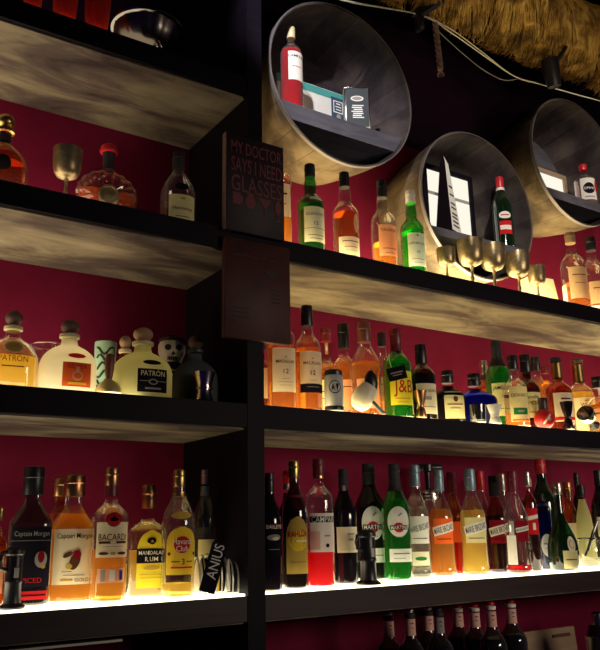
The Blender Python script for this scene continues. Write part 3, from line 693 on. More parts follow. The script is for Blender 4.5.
for i in range(3):
    a = 2*PI*i/3 + .9
    MB().lathe([(0, .003), (.003, .008), (.009, .011), (.015, .009), (.022, .004)], 'chrome', 12, cx=R*.55*math.cos(a), cy=R*.55*math.sin(a)).build('foot', t)
# --- upper left shelf
def goblet(key, lab, grp=None):
    x, y, z, H, R = POS[key]
    t = thing('goblet', lab, 'goblet', (x, y, z), rnd.uniform(0, 1), grp)
    MB().lathe([(H*.42, R*.14), (H*.44, R*.40), (H*.48, R*.70), (H*.56, R*.88), (H*.75, R*.97), (H, R), (H, R-.0015), (H*.75, R*.93), (H*.56, R*.83), (H*.48, R*.5)], 'brass', 32).build('cup', t)
    MB().lathe([(H*.04, R*.16), (H*.10, R*.10), (H*.18, R*.16), (H*.22, R*.10), (H*.38, R*.10), (H*.425, R*.20)], 'brass', 20).build('stem', t)
    MB().lathe([(0, R*.70), (H*.012, R*.70), (H*.025, R*.50), (H*.05, R*.15)], 'brass', 28).build('foot', t)
goblet('goblet_l', 'single tarnished brass goblet beside the round fluted decanter on the upper left shelf')
bt('cognac', 'cognac_decanter', 'round dark amber decanter with gold collar at the left end of the upper shelf', 'round', 'amber_glass', ('brown_liquid', .40), labels=[(.24, .44, .30, 'paper_black', 'oval')], ball=('gold_foil', 'gold_foil'), sy=.62, group=G['2l'], foil=('matte_black', .66, .74), cat='decanter')
def xo():
    x, y, z, H, R = POS['xo']; hb = H*.70
    t = thing('cognac_decanter', 'flat round fluted cognac decanter with dark medallion and red stopper', 'decanter', (x, y, z), -.14, G['2l'])
    def disc(r, mat, nm, dz=0, flute=.055, th=.046, zmin=0, zmax=9):
        n = 72; rs = []
        for q, yy in ((.15, -.95), (.55, -.93), (.80, -.74), (.94, -.42), (1, 0), (.94, .42), (.80, .74), (.55, .93), (.15, .95)):
            ring = []
            for i in range(n):
                a = 2*PI*i/n; k = 1 + flute*math.cos(18*a)*(q if q < 1 else .8)
                zz = hb*.5 + r*q*(1+(k-1)*.25)*math.sin(a)*.86; ring.append((r*q*math.cos(a)*(1+(k-1)*.25), yy*th*.5*(1 + flute*1.6*math.cos(18*a)*q), max(zmin, min(zmax, zz))))
            rs.append(ring)
        return MB().rings(rs, mat).build(nm, t)
    disc(R, 'pink_glass', 'glass', flute=.10); disc(R*.93, 'orange_liquid', 'liquid', th=.038, zmin=.006, zmax=hb*.56)
    MB().rings([[(R*.34*q*math.cos(2*PI*i/32), yy, hb*.44 + R*.36*q*math.sin(2*PI*i/32)) for i in range(32)] for q, yy in ((1, -.022), (1, -.028), (.82, -.031), (.78, -.027), (.3, -.029), (.02, -.030))], 'brass').build('medallion', t)
    MB().lathe([(hb*.95, .017), (hb, .015), (H*.80, .015), (H*.88, .018)], 'matte_black', 24).build('neck', t)
    MB().lathe([(H*.88, .014), (H*.885, .024), (H*.91, .026), (H*.97, .022), (H, .012)], 'red_cap', 28).build('stopper', t)
xo()
bt('henn', 'cognac_bottle', 'round shouldered cognac bottle with cream label, alone right of the fluted decanter', 'cognac', 'clear_glass', ('brown_liquid', .30), ('matte_black', .78, .38), [(.04, .38, .80, 'paper_pale_yellow', 'rect', [('t', 'Hennessy', 0, .20, 1.15, 'paper_brown'), ('r', 0, .33, .25, .12, 'paper_gold'), ('r', 0, .10, .8, .04, 'paper_brown')], .2), (.44, .54, .42, 'paper_black', 'oval', (), .15)], sy=.8, group=G['2l'])
# --- upper shelf under the barrels
bt('boxy', 'spirit_bottle', 'orange bottle mostly hidden behind the lettered sign', 'tall', 'clear_glass', ('orange_liquid', .56), ('black_plastic',), [(.28, .60, .9, 'paper_cream', 'rect', [('r', 0, .50, 1.2, .12, 'paper_brown'), ('r', 0, .40, 1.0, .06, 'paper_brown')]), (.0, .10, .85, 'paper_white', 'rect', (), -1.6)], sq=4, group=G['2'])
bt('glenl', 'whisky_bottle', 'green whisky bottle with pale label, first bottle right of the lettered sign', 'bulge', 'green_glass', ('deep_green_liquid', .53), ('matte_black', .85), [(.10, .48, .92, 'paper_cream', 'rect', [('t', 'GLENLIVET', 0, .40, 1.5, 'paper_black'), ('t', '12', 0, .30, .30, 'paper_black'), ('r', 0, .245, 1.84, .03, 'paper_black'), ('r', 0, .17, 1.2, .04, 'paper_brown'), ('r', 0, .135, 1.0, .04, 'paper_brown')], .25), (.56, .60, .5, 'paper_white', 'rect', (), .3)], group=G['2'])
bt('lagav', 'whisky_bottle', 'dark amber whisky bottle with low cream label between green and clear bottles', 'bulge', 'clear_glass', ('brown_liquid', .52), ('black_plastic',), [(.04, .24, .95, 'paper_cream', 'rect', [('r', 0, .19, 1.3, .07, 'paper_brown'), ('r', 0, .13, 1.0, .04, 'paper_brown'), ('r', 0, .09, 1.2, .03, 'paper_gold')], .2), (.29, .50, .26, 'paper_tan', 'oval', (), .75)], group=G['2'])
bt('talis', 'whisky_bottle', 'clear whisky bottle with blue-black cap, half full of orange whisky', 'bulge', 'clear_glass', ('orange_liquid', .28), ('black_plastic', .80), [(.12, .46, .88, 'paper_peach', 'rect', [('t', 'TALISKER', 0, .40, 1.4, 'paper_brown'), ('r', 0, .20, 1.2, .05, 'paper_brown'), ('r', 0, .15, .9, .04, 'paper_brown')], .3)], group=G['2'])
bt('laph', 'whisky_bottle', 'green whisky bottle with white cap and label at the second barrel', 'bulge', 'green_glass', ('green_liquid', .50), ('white_cap', .85), [(.08, .46, .85, 'paper_white', 'rect', [('t', 'LAPHROAIG', 0, .34, 1.5, 'paper_black'), ('o', 0, .43, .2, .2, 'paper_gold'), ('t', '10', 0, .24, .24, 'paper_green'), ('r', 0, .16, 1.1, .05, 'paper_grey'), ('r', 0, .12, .8, .04, 'paper_grey')], .25)], group=G['2'])
for key, lab in (('gob1', 'small brass goblet nearest the green bottle, first of five under the second barrel'), ('gob2', 'large brass goblet, second of five in front of the second barrel'), ('gob3', 'brass goblet, middle one of five, below the red capped bottle'), ('gob4', 'brass goblet, fourth of five, at the barrel rim'), ('gob5', 'small brass goblet, last of five, in front of the cream carton')): goblet(key, lab, 'brass goblets in front of the second barrel')
t = thing('carton', 'small cream open carton behind the last brass goblet', 'carton', (2.505, .20, 2.2675), -.2)
mb = MB().rings([[(-.085, -.035, 0), (.085, -.035, 0), (.085, .035, 0), (-.085, .035, 0)], [(-.062, -.030, .150), (.062, -.030, .150), (.062, .030, .150), (-.062, .030, .150)]], 'paper_cream'); mb.build('carton_body', t, smooth=False)
MB().box(-.064, .064, -.032, .032, .150, .153, 'paper_brown').build('rim', t, smooth=False)
bt('rum1', 'rum_bottle', 'amber bottle with tan label standing right of the cream carton', 'spirit', 'clear_glass', ('whisky_liquid', .34), ('cork', .86), [(.13, .52, .85, 'paper_tan', 'rect', [('r', 0, .42, 1.1, .08, 'paper_brown'), ('r', 0, .32, .8, .05, 'paper_brown')], .2), (.02, .32, .35, 'paper_white', 'rect', (), -1.3)], group=G['2'])
bt('rum2', 'rum_bottle', 'dark capped amber bottle at the right end under the third barrel', 'spirit', 'clear_glass', ('whisky_liquid', .36), ('black_plastic', .84), [(.18, .44, .8, 'paper_tan', 'rect', [('r', 0, .36, 1.0, .08, 'paper_brown')], .1), (.05, .16, .7, 'paper_white', 'rect')], group=G['2'])
# --- middle left shelf
def squat(key, lab, glass, liq, lbl, stop='dark_cork', coll='cream_cap', labmat='paper_black', pr=(), slot='paper_black'):
    ls = []
    if lbl: ls = [(.05, .37, .50, labmat, 'rect', pr, .22), (.43, .50, .34, slot, 'oval', (), .22)]
    return bt(key, 'tequila_bottle', lab, 'patron', glass, liq, labels=ls, ball=(stop, coll), sy=.66, sq=2.6, group=G['3l'], k=.45)
squat('pat_a', 'squat clear bottle of bright yellow tequila at the left end of the middle shelf', 'clear_glass', ('yellow_liquid', .40), False)
x, y, z, H, R = POS['pat_a']
bt_lab = [o for o in bpy.data.objects if o.get('label') == 'squat clear bottle of bright yellow tequila at the left end of the middle shelf'][0]
mb = MB(); flat_print(mb, [('t', 'PATRÓN', 0, H*.36, .066, 'paper_brown', 0, 1.2), ('o', 0, H*.50, .042, .032, 'paper_grey'), ('o', 0, H*.50, .034, .024, 'paper_gold'), ('r', 0, H*.25, .05, .003, 'paper_brown')],
    lambda s0, z0, a, b, i: (s0+a, -R*.66*(max(.1, 1-abs((s0+a)/R)**2.6))**(1/2.6)*interp([(0, .93), (.02, 1), (.30, 1), (.40, .97), (.50, .84), (.58, .60), (1, .5)], (z0+b)/H) - .0015 - .0003*i, z0+b)); mb.build('label', bt_lab, smooth=False)
R_LAB = [('r', 0, .21, .96, .80, 'paper_orange_red'), ('t', 'SILVER', 0, .315, .66, 'paper_red'), ('o', 0, .19, .36, .36, 'paper_peach'), ('r', 0, .27, .11, .22, 'paper_peach'), ('o', 0, .19, .26, .22, 'paper_orange_red'), ('r', 0, .09, .60, .09, 'paper_yellow')]
squat('pat_r', 'squat frosted white tequila bottle with red label', 'frosted_white', None, True, labmat='paper_red', pr=R_LAB, slot='paper_red')
squat('pat_f', 'large squat frosted pale yellow tequila bottle with black label', 'frosted_green', None, True, pr=[('t', 'PATRÓN', 0, .315, .78, 'paper_cream', 0, 1.2), ('r', 0, .20, .88, .02, 'paper_grey'), ('o', 0, .19, .30, .20, 'paper_grey'), ('o', 0, .19, .20, .12, 'paper_black'), ('r', 0, .10, .5, .06, 'paper_grey')], stop='cork')
squat('pat_b', 'amber squat bottle with cork stopper half hidden behind the pale yellow one', 'amber_glass', ('brown_liquid', .40), False, stop='cork')
squat('pat_d', 'dark grey squat bottle with cork stopper behind the metal shot measure', 'frosted_smoke', None, False, stop='dark_cork', coll='tiki_black')
x, y, z, H, R = POS['glassc']
t = thing('wine_glass', 'empty thin clear glass behind the red labelled frosted bottle', 'glass', (x, y, z), 0)
MB().lathe([(0, R*.60), (.005, R*.62), (.012, R*.70), (H*.4, R*.86), (H, R)], 'clear_glass', 36, cap1=False).build('glass_wall', t)
MB().tube([(R*math.cos(2*PI*i/36), R*math.sin(2*PI*i/36), H) for i in range(37)], .0016, 'pink_glass', 6).build('rim', t)
x, y, z, H, R = POS['tiki']
t = thing('tiki_mug', 'pale green carved tiki mug with dark swirls', 'mug', (x, y, z), -.25)
MB().lathe([(0, R*.80), (.004, R*.84), (H*.3, R*.88), (H*.7, R*.96), (H*.97, R), (H, R*.98), (H, R*.86), (H*.5, R*.78)], 'tiki_green', 32).build('mug_body', t)
mb = MB()
def mugpt(s, zz, off): r = R*(.84 + .15*zz/H) + off; return (r*math.sin(s/R), -r*math.cos(s/R), zz)
for i in range(7): mb.tube([mugpt(R*(-.9+1.8*j/10), H*(.12+.12*i) + .010*math.sin(j*.8+i*1.3), .0006) for j in range(11)], .0032, 'tiki_black', 6)
mb.build('carving', t)
x, y, z, H, R = POS['bell']
t = thing('hand_bell', 'yellow domed bell with a reddish brown wooden handle', 'bell', (x, y, z), 0)
MB().lathe([(0, R*1.0), (.004, R*1.02), (.012, R*.96), (.024, R*.72), (.032, R*.40), (.036, R*.22)], 'yellow_ceramic', 32).build('dome', t)
MB().lathe([(.034, .007), (.045, .009), (H*.62, .0115), (H*.85, .012), (H*.96, .010), (H, .005)], 'brown_handle', 20).build('handle', t)
x, y, z, H, R = POS['skull']
t = thing('cocktail_shaker', 'black shaker with a white grinning skull head as its top', 'shaker', (x, y, z), -.3)
MB().lathe([(0, R*.78), (.004, R*.82), (H*.5, R*.92), (H*.60, R*.70)], 'dark_ceramic', 32).build('cup', t)
mb = MB()
for i in range(6): mb.tube([(R*.9*math.sin(a), -R*.92*math.cos(a), H*(.18+.06*i)) for a in [-.35+.7*j/6 for j in range(7)]], .0028, 'bone_ceramic', 6)
mb.build('rib_print', t)
sk = MB().lathe([(H*.58, R*.50), (H*.60, R*.72), (H*.66, R*.86), (H*.74, R*1.04), (H*.83, R*1.05), (H*.88, R*.92)], 'bone_ceramic', 32).build('skull_head', t)
mb = MB()
for s in (-1, 1): mb.lathe([(-.009, .003), (-.005, .0085), (0, .010), (.005, .0085), (.009, .003)], 'matte_black', 14, cx=s*.014, cy=-R*.90, z0=H*.78)
mb.lathe([(-.006, .005), (.004, .001)], 'matte_black', 8, cx=0, cy=-R*.98, z0=H*.71)
for i in range(6): mb.box(-.0145+.005*i, -.0130+.005*i, -R*.90, -R*.72, H*.615, H*.665, 'matte_black')
mb.build('face_features', sk)
MB().lathe([(H*.88, R*.98), (H*.885, R*1.04), (H*.915, R*.98), (H*.94, R*.55), (H*.945, .006), (H*.96, .005), (H*.975, .008), (H, .004)], 'dark_ceramic', 32).build('lid', t)
def jigger(key, lab, mat='chrome', grp=None, waist=.42):
    x, y, z, H, R = POS[key]
    t = thing('jigger', lab, 'jigger', (x, y, z), 0, grp)
    MB().lathe([(0, R*.82), (.0015, R*.84), (H*.30, R*.62), (H*.40, R*waist), (H*.44, R*waist), (H*.60, R*.70), (H, R), (H, R-.0015), (H*.62, R*.66), (H*.50, R*.2)], mat, 32).build('measure', t)
    MB().lathe([(H*.395, R*waist*1.02), (H*.40, R*waist*1.22), (H*.44, R*waist*1.22), (H*.445, R*waist*1.02)], mat, 28, cap0=False, cap1=False).build('waist_ring', t)
jigger('shot', 'shiny steel measure cup at the dark right end of the middle left shelf', waist=.66)
# --- bottom left shelf
bt('amb0', 'rum_bottle', 'amber bottle cut off by the left edge on the bottom shelf', 'spirit', 'amber_glass', ('amber_liquid', .6), ('gold_foil',), [(.12, .5, .8, 'paper_peach', 'rect', [('r', 0, .4, 1.2, .2, 'paper_brown')])], group=G['4l'])
cm = lambda dark: [('t', 'Captain Morgan', 0, .50, 1.55, 'paper_grey' if dark else 'paper_black', 0, 1.3)] + ([('r', 0, .455, 1.9, .02, 'paper_grey'), ('t', 'SPICED', 0, .175, 1.0, 'paper_red')] if dark else [('t', 'GOLD', .35, .165, .6, 'paper_brown'), ('r', -.3, .165, .5, .08, 'paper_gold'), ('r', 0, .20, .9, .04, 'paper_grey')])
bt('cmd', 'rum_bottle', 'dark spiced rum bottle with black capsule and black label', 'captain', 'smoke_glass', ('dark_liquid', .52), ('black_plastic', .79, .50), [(.13, .55, .95, 'paper_navy', 'rect', cm(True) + [('o', .42, .32, .55, .75, 'paper_grey'), ('o', .42, .34, .30, .55, 'paper_dark_red'), ('o', .52, .27, .2, .2, 'paper_gold')], .05), (.04, .10, .9, 'paper_red', 'rect', [('r', 0, .07, 1.6, .06, 'paper_black')])], sq=3, sy=.72, group=G['4l'])
bt('cmb', 'rum_bottle', 'amber rum bottle half hidden behind the white labelled one', 'captain', 'amber_glass', ('amber_liquid', .70), ('copper_foil', .84, .48), [(.16, .56, .95, 'paper_cream', 'rect', cm(False) + [('o', 0, .32, .6, .7, 'paper_dark_red')])], sq=3, sy=.72, group=G['4l'])
bt('cmf', 'rum_bottle', 'glowing amber rum bottle with large white label and copper cap', 'captain', 'clear_glass', ('amber_liquid', .68), ('copper_foil', .82, .50), [(.13, .56, .95, 'paper_cream', 'rect', cm(False) + [('o', .02, .31, .42, .80, 'paper_brown', -.3), ('o', .10, .36, .34, .40, 'paper_dark_red'), ('o', -.28, .36, .45, .2, 'paper_brown', .5), ('o', -.22, .27, .26, .26, 'paper_gold'), ('r', -.3, .23, .4, .03, 'paper_brown')], .1)], sq=3, sy=.72, group=G['4l'])
bt('bac', 'rum_bottle', 'clear gold rum bottle with red round badge and cream label', 'bacardi', 'clear_glass', ('amber_liquid', .38), ('copper_foil', .86), [(.32, .58, .98, 'paper_cream', 'rect', [('t', 'BACARDÍ', 0, .475, 1.65, 'paper_black', 0, 1.25), ('r', 0, .43, 1.6, .13, 'paper_brown'), ('r', 0, .43, .3, .11, 'paper_cream'), ('r', 0, .40, 1.1, .03, 'paper_grey'), ('o', -.5, .35, .55, .16, 'paper_brown'), ('o', .5, .35, .55, .16, 'paper_brown'), ('r', 0, .35, .25, .15, 'paper_gold')], .12),
    (.545, .655, .42, 'paper_dark_red', 'oval', [('o', 0, .60, .72, .66, 'paper_red'), ('o', 0, .60, .50, .22, 'paper_black'), ('o', 0, .61, .14, .28, 'paper_black')], .12), (.135, .24, .82, 'paper_peach', 'rect', [('r', -.5, .19, .25, .6, 'paper_grey'), ('r', .0, .19, .3, .6, 'paper_white'), ('r', .5, .19, .2, .5, 'paper_blue')], .12)], foil=('dark_red_cap', .78, .87), group=G['4l'])
PROF['mandalay'] = ([(0, .96), (.01, 1), (.52, 1), (.58, .96), (.63, .70), (.66, .42), (.69, .34), (.98, .33)], .84, .37)
bt('mand', 'rum_bottle', 'square pale rum bottle with arched yellow label and black band', 'mandalay', 'clear_glass', ('gold_liquid', .40), ('copper_foil', .78), [(.07, .58, .74, 'paper_bright_yellow', 'arch', [('r', 0, .352, 1.46, .72, 'paper_black'), ('t', 'MANDALAY', 0, .380, 1.26, 'paper_white', 0, 1.15), ('t', 'RUM', 0, .324, .62, 'paper_white', 0, 1.0), ('o', 0, .485, .40, .36, 'paper_black'), ('y', 0, .485, .2, .14, 'paper_gold'), ('o', 0, .245, .8, .18, 'paper_gold'), ('r', 0, .19, 1.1, .03, 'paper_gold'), ('r', 0, .16, 1.1, .03, 'paper_gold')], .15)], sq=4, sy=.8, group=G['4l'])
bt('hav', 'rum_bottle', 'clear rum bottle with yellow label and red round emblem', 'wine', 'clear_glass', ('gold_liquid', .10), ('gold_foil', .86), [(.17, .54, 1.0, 'paper_yellow', 'arch', [('o', 0, .40, 1.0, .98, 'paper_red'), ('t', 'Havana', 0, .425, 1.15, 'paper_white', 0, 1.2), ('t', 'Club', 0, .37, .72, 'paper_white', 0, 1.2), ('t', '3', .05, .27, .17, 'paper_black'), ('r', -.4, .27, .5, .06, 'paper_brown'), ('r', .45, .27, .4, .06, 'paper_brown'), ('o', -.78, .33, .2, .2, 'paper_brown'), ('o', .78, .33, .2, .2, 'paper_brown'), ('r', 0, .225, 1.3, .10, 'paper_red')], .15), (.60, .66, .7, 'paper_gold', 'oval', (), .1)], foil=('gold_foil', .78, .82), group=G['4l'])
bt('grey', 'vodka_bottle', 'smoky vodka bottle with silver cap in the shadow behind the wire rack', 'wine', 'smoke_glass', ('clear_liquid', .52), ('silver_foil', .88), [(.18, .42, .7, 'paper_pale_yellow', 'rect')], foil=('blue_grey_foil', .78, .86), group=G['4l'])
def utensil(key, lab):
    x, y, z, H, R = POS[key]
    t = thing('bar_measure', lab, 'bar tool', (x, y, z), 0, 'black bar measures on the bottom shelf')
    MB().lathe([(0, R*1.25), (.004, R*1.28), (.008, R*1.1), (.012, R*.86), (.02, R*.82), (H*.40, R*.80), (H*.42, R*.88), (H*.46, R*.88), (H*.48, R*.80), (H*.86, R*.80), (H*.88, R*.92), (H*.95, R*.92), (H, R*.6)], 'black_plastic', 28).build('measure_body', t)
    mb = MB(); mb.tube([(-R*.85, -.004, H*.92), (-R*1.35, -.004, H*.90), (-R*1.5, -.004, H*.78), (-R*1.35, -.004, H*.66), (-R*.75, -.004, H*.62)], .005, 'black_plastic', 8); mb.build('handle', t)
    MB().box(-.004, .006, -R*.80-.0012, -R*.78, H*.50, H*.66, 'white_wire').build('scale_mark', t, smooth=False)
utensil('stand_l', 'black tubular bar measure in front of the dark spiced rum bottle')
utensil('stand_r', 'black tubular bar measure between the black wine bottle and large black vermouth bottle')
x, y, z, H, R = POS['rack']
t = thing('wire_rack', 'small silver wire rack of sachets at the right end of the bottom left shelf', 'rack', (x, y, z), -.15)
mb = MB()
for s in (-1, 1): mb.tube([(-R, s*.034, .004), (R, s*.034, .004)], .002, 'bright_wire', 6)
mb.build('base_wire', t)
for i in range(8):
    xx = -R + 2*R*i/7; hh = H*(.70+.12*math.sin(i*.45+.5))
    MB().tube([(xx, -.034, .004)] + [(xx, -.034*math.cos(PI*j/10), .035 + (hh-.035)*math.sin(PI*j/10)) for j in range(11)] + [(xx, .034, .004)], .0022, 'bright_wire', 6).build('hoop', t)
for i in range(7):
    xx = -R + 2*R*(i+.5)/7; hh = H*(.60+.10*math.sin(i*.45+.5))
    m_ = ('paper_white', 'paper_black', 'paper_gold', 'paper_yellow', 'paper_black', 'paper_white', 'paper_navy')[i]
    s = thing('sachet', ('white sachet at the near left end of the wire rack', 'black sachet just behind the blue and white card in the wire rack', 'gold sachet in the wire rack', 'yellow sachet in the middle of the wire rack', 'black sachet next to the yellow one in the wire rack', 'white sachet second from the dark end of the wire rack', 'dark blue sachet at the dark end of the wire rack')[i], 'sachet', (x+xx*math.cos(.15), y-xx*math.sin(.15), z+.0065), -.15, 'sachets in the wire rack')
    rs = []
    for j in range(7):
        zz = hh*j/6; wv = .026*(1 if j < 4 else 1-.10*(j-3)); tk = .0028*(.4+math.sin(PI*(j+.3)/6.6))
        rs.append([(-tk, -wv, zz), (tk, -wv, zz), (tk*1.5, 0, zz), (tk, wv, zz), (-tk, wv, zz), (-tk*1.5, 0, zz)])
    MB().rings(rs, m_).build('packet', s)
t = thing('printed_card', 'dark blue and white folded card with big slanted letters at the wire rack', 'card', (x-.052, y-.050, z), -.35)
t.rotation_euler = (-.12, .30, -.35)
MB().box(-.020, .020, -.0015, .0015, .010, .130, 'paper_navy').build('card_sheet', t, smooth=False)
mb = MB(); flat_print(mb, [('t', 'ANIUS', 0, .085, .085, 'paper_white', PI/2, 1.2)], lambda s0, z0, a, b, i: (s0+a, -.0022, z0+b)); mb.build('lettering', t, smooth=False)
# --- middle right shelf
mac = lambda: [('t', 'MACALLAN', 0, .43, 1.35, 'paper_black', 0, 1.2), ('t', '12', 0, .34, .36, 'paper_black'), ('y', 0, .475, .2, .12, 'paper_grey'), ('r', 0, .27, .5, .03, 'paper_grey'), ('r', 0, .24, 1.1, .03, 'paper_grey'), ('r', 0, .21, .9, .03, 'paper_grey')]
bt('amb1', 'whisky_bottle', 'dark amber bottle squeezed against the pillar on the middle shelf', 'spirit', 'amber_glass', ('brown_liquid', .8), labels=[(.2, .6, .8, 'paper_tan', 'rect')], group=G['3'])
bt('mac_a', 'whisky_bottle', 'whisky bottle with tall cream label, its neck hidden by the dark menu board', 'tall', 'clear_glass', ('whisky_liquid', .60), ('black_plastic', .80), [(.15, .56, .95, 'paper_cream', 'rect', mac(), .22)], sq=3, sy=.9, group=G['3'])
bt('mac_b', 'whisky_bottle', 'whisky bottle with tall black cap, cream label and dark blue band', 'spirit', 'clear_glass', ('whisky_liquid', .58), ('black_plastic', .80, .44), [(.24, .54, .95, 'paper_cream', 'rect', mac(), .22), (.16, .24, .95, 'paper_navy', 'rect', (), .22)], group=G['3'])
bt('oring', 'whisky_bottle', 'orange whisky bottle with round gold badge at its neck', 'flask', 'clear_glass', ('orange_liquid', .55), ('dark_red_cap', .86), [(.72, .84, .30, 'paper_gold', 'rect', [('o', 0, .78, .4, .4, 'paper_white')]), (.06, .44, .9, 'paper_pale_yellow', 'rect', [('r', 0, .32, 1.2, .06, 'paper_brown'), ('r', 0, .25, .9, .05, 'paper_brown')])], group=G['3'])
x, y, z, H, R = POS['can']
t = thing('drink_can', 'pale metal can with black lid and dark circular emblem', 'can', (x, y, z), -.5)
MB().lathe([(.012, R*.96), (.014, R), (H*.80, R), (H*.86, R*.90)], 'can_white', 32).build('can_body', t)
MB().lathe([(0, R*1.0), (.010, R*1.04), (.013, R*1.0)], 'black_plastic', 32).build('base_ring', t)
MB().lathe([(H*.85, R*.92), (H*.87, R*.95), (H*.96, R*.93), (H, R*.6)], 'black_plastic', 32).build('lid', t)
mb = MB(); flat_print(mb, [('o', 0, H*.55, R*1.3, R*1.4, 'paper_black'), ('o', 0, H*.55, R*1.1, R*1.2, 'can_white'), ('y', -.2*R, H*.56, R*.35, R*.8, 'paper_black'), ('y', .25*R, H*.54, R*.35, R*.8, 'paper_black', PI)], lambda s0, z0, a, b, i: ((R+.0006+.0003*i)*math.sin((s0+a)/R), -(R+.0006+.0003*i)*math.cos((s0+a)/R), z0+b)); mb.build('emblem', t, smooth=False)
bt('bcap', 'whisky_bottle', 'amber bottle with broad black cap behind the pale metal can', 'flask', 'clear_glass', ('orange_liquid', .58), ('black_plastic', .74, .44), [(.10, .40, .9, 'paper_peach', 'rect', [('r', 0, .33, 1.2, .06, 'paper_brown')]), (.76, .95, .25, 'paper_white', 'rect', (), -.3)], group=G['3'])
bt('decan', 'whisky_bottle', 'wide shouldered clear bottle with brown capsule and orange whisky', 'long', 'clear_glass', ('orange_liquid', .56), ('brown_handle', .78, .42), [(.08, .38, .8, 'paper_peach', 'rect')], group=G['3'])
x, y, z, H, R = POS['horn']
t = thing('strainer_cup', 'tilted black and cream ladle-shaped cup with dark handle before the clear bottles', 'cup', (x, y, z), -.3)
q = Euler((0, math.radians(34), 0)).to_matrix()
mb = MB().lathe([(0, .004), (.006, .020), (.022, .031), (.050, .036), (.085, .028), (.085, .025), (.05, .031), (.02, .022)], 'cream_ceramic', 28, sy=.8); mb.v = [tuple(q @ Vector(v) + Vector((-.020, 0, .0145))) for v in mb.v]; mb.build('cup_body', t)
mb = MB().lathe([(0, .006), (.02, .016), (.05, .022), (.075, .018), (.09, .006)], 'black_plastic', 20, sy=.7); mb.v = [tuple(v + Vector((.030, -.004, .045))) for v in map(Vector, mb.v)]; mb.build('black_half', t)
MB().tube([(.010, -.010, .060), (.035, -.014, .030), (.060, -.010, .006), (.072, -.008, .004)], [.005, .006, .007, .004], 'dark_ceramic', 10).build('handle', t)
bt('ctag', 'whisky_bottle', 'slim clear bottle with black cap and a dark tag hung from its neck', 'long', 'clear_glass', ('amber_liquid', .30), ('matte_black', .84), [(.26, .48, .8, 'paper_grey', 'rect', [('r', 0, .40, 1.2, .08, 'paper_brown')]), (.04, .22, .7, 'paper_peach', 'rect')], group=G['3'])
x, y, z, H, R = POS['ctag']
t = thing('neck_tag', 'small black card tag tilted across the yellow label of the green bottle', 'tag', (1.585, .026, z+.112), -.5)
t.rotation_euler = (.05, -.22, -.5)
MB().box(-.030, .030, -.001, .001, 0, .042, 'paper_black').build('tag_card', t, smooth=False)
MB().tube([(-.012, .001, .042), (-.010, .010, .066), (-.004, .020, .088)], .0008, 'white_wire', 5).build('string', t)
mb = MB(); flat_print(mb, [('r', 0, .024, .040, .004, 'paper_grey'), ('r', 0, .016, .030, .003, 'paper_grey')], lambda s0, z0, a, b, i: (s0+a, -.0016, z0+b)); mb.build('tag_print', t, smooth=False)
bt('jb', 'whisky_bottle', 'bright green whisky bottle with yellow label and big red letters', 'spirit', 'green_glass', ('green_liquid', .64), ('dark_red_cap', .82), [(.13, .50, .88, 'paper_bright_yellow', 'rect', [('t', 'J&B', .10, .31, 1.40, 'paper_red', 0, 1.35), ('r', 0, .20, 1.0, .04, 'paper_red'), ('r', 0, .16, .8, .03, 'paper_red')], .15)], foil=('dark_red_cap', .74, .82), group=G['3'])
bt('ball', 'whisky_bottle', 'dark brown whisky bottle with cream label, right of the bright green one', 'spirit', 'brown_glass', ('dark_liquid', .60), ('black_plastic', .74, .44), [(.07, .46, .88, 'paper_cream', 'rect', [('t', "Ballantine's", 0, .37, 1.5, 'paper_brown', .05, 1.2), ('r', 0, .27, .5, .25, 'paper_grey'), ('r', 0, .16, 1.2, .03, 'paper_brown')], .2), (.85, .93, .22, 'paper_white', 'rect')], group=G['3'])
JG = 'jiggers along the middle right shelf'
jigger('jig1', 'copper coloured hourglass measure in front of the dark brown bottle', 'copper_foil', JG)
bt('flask', 'liqueur_bottle', 'squat black bottle with cream shield label and short cap', 'flask', 'black_glass', None, ('black_plastic', .76), [(.08, .58, .62, 'paper_pale_yellow', 'rect', [('o', .05, .44, .28, .34, 'paper_brown'), ('r', 0, .34, .9, .06, 'paper_brown'), ('r', 0, .27, .6, .04, 'paper_brown')], .25)], sy=.6, sq=2.6, group=G['3'])
bt('blue', 'gin_bottle', 'broad deep blue bottle with short black cap', 'flask', 'blue_glass', ('blue_liquid', .62), ('black_plastic', .76, .30), (), sy=.6, sq=3, group=G['3'])
x, y, z, H, R = POS['tumb2']
t = thing('tumbler', 'small dark glass tumbler in front of the broad blue bottle', 'glass', (x, y, z), 0)
MB().lathe([(0, R*.86), (.003, R*.9), (H, R), (H, R*.94), (.008, R*.82)], 'smoke_glass', 32).build('glass_wall', t)
MB().lathe([(.009, R*.80), (H*.45, R*.86)], 'dark_liquid', 28).build('drink', t)
bt('jame', 'whisky_bottle', 'tall green whiskey bottle with cream label and dark neck', 'wine', 'green_glass', ('green_liquid', .68), ('matte_black', .80), [(.14, .50, .92, 'paper_pale_yellow', 'rect', [('t', 'JAMESON', -.1, .44, 1.5, 'paper_black', 0, 1.2), ('r', .1, .35, .5, .25, 'paper_brown'), ('r', 0, .22, 1.1, .05, 'paper_green')], .15), (.86, .96, .25, 'paper_white', 'rect')], foil=('matte_black', .70, .80), group=G['3'])
bt('bs', 'spirit_bottle', 'bottle with black and silver banded cap peeping out left of the tall green bottle', 'spirit', 'amber_glass', ('amber_liquid', .6), ('silver_foil', .80), [(.86, .92, 1.2, 'paper_black', 'rect')] , foil=('matte_black', .74, .80), group=G['3'])
jigger('hour', 'pale hourglass measure in front of the cream labelled green bottle', 'white_cap', JG, .5)
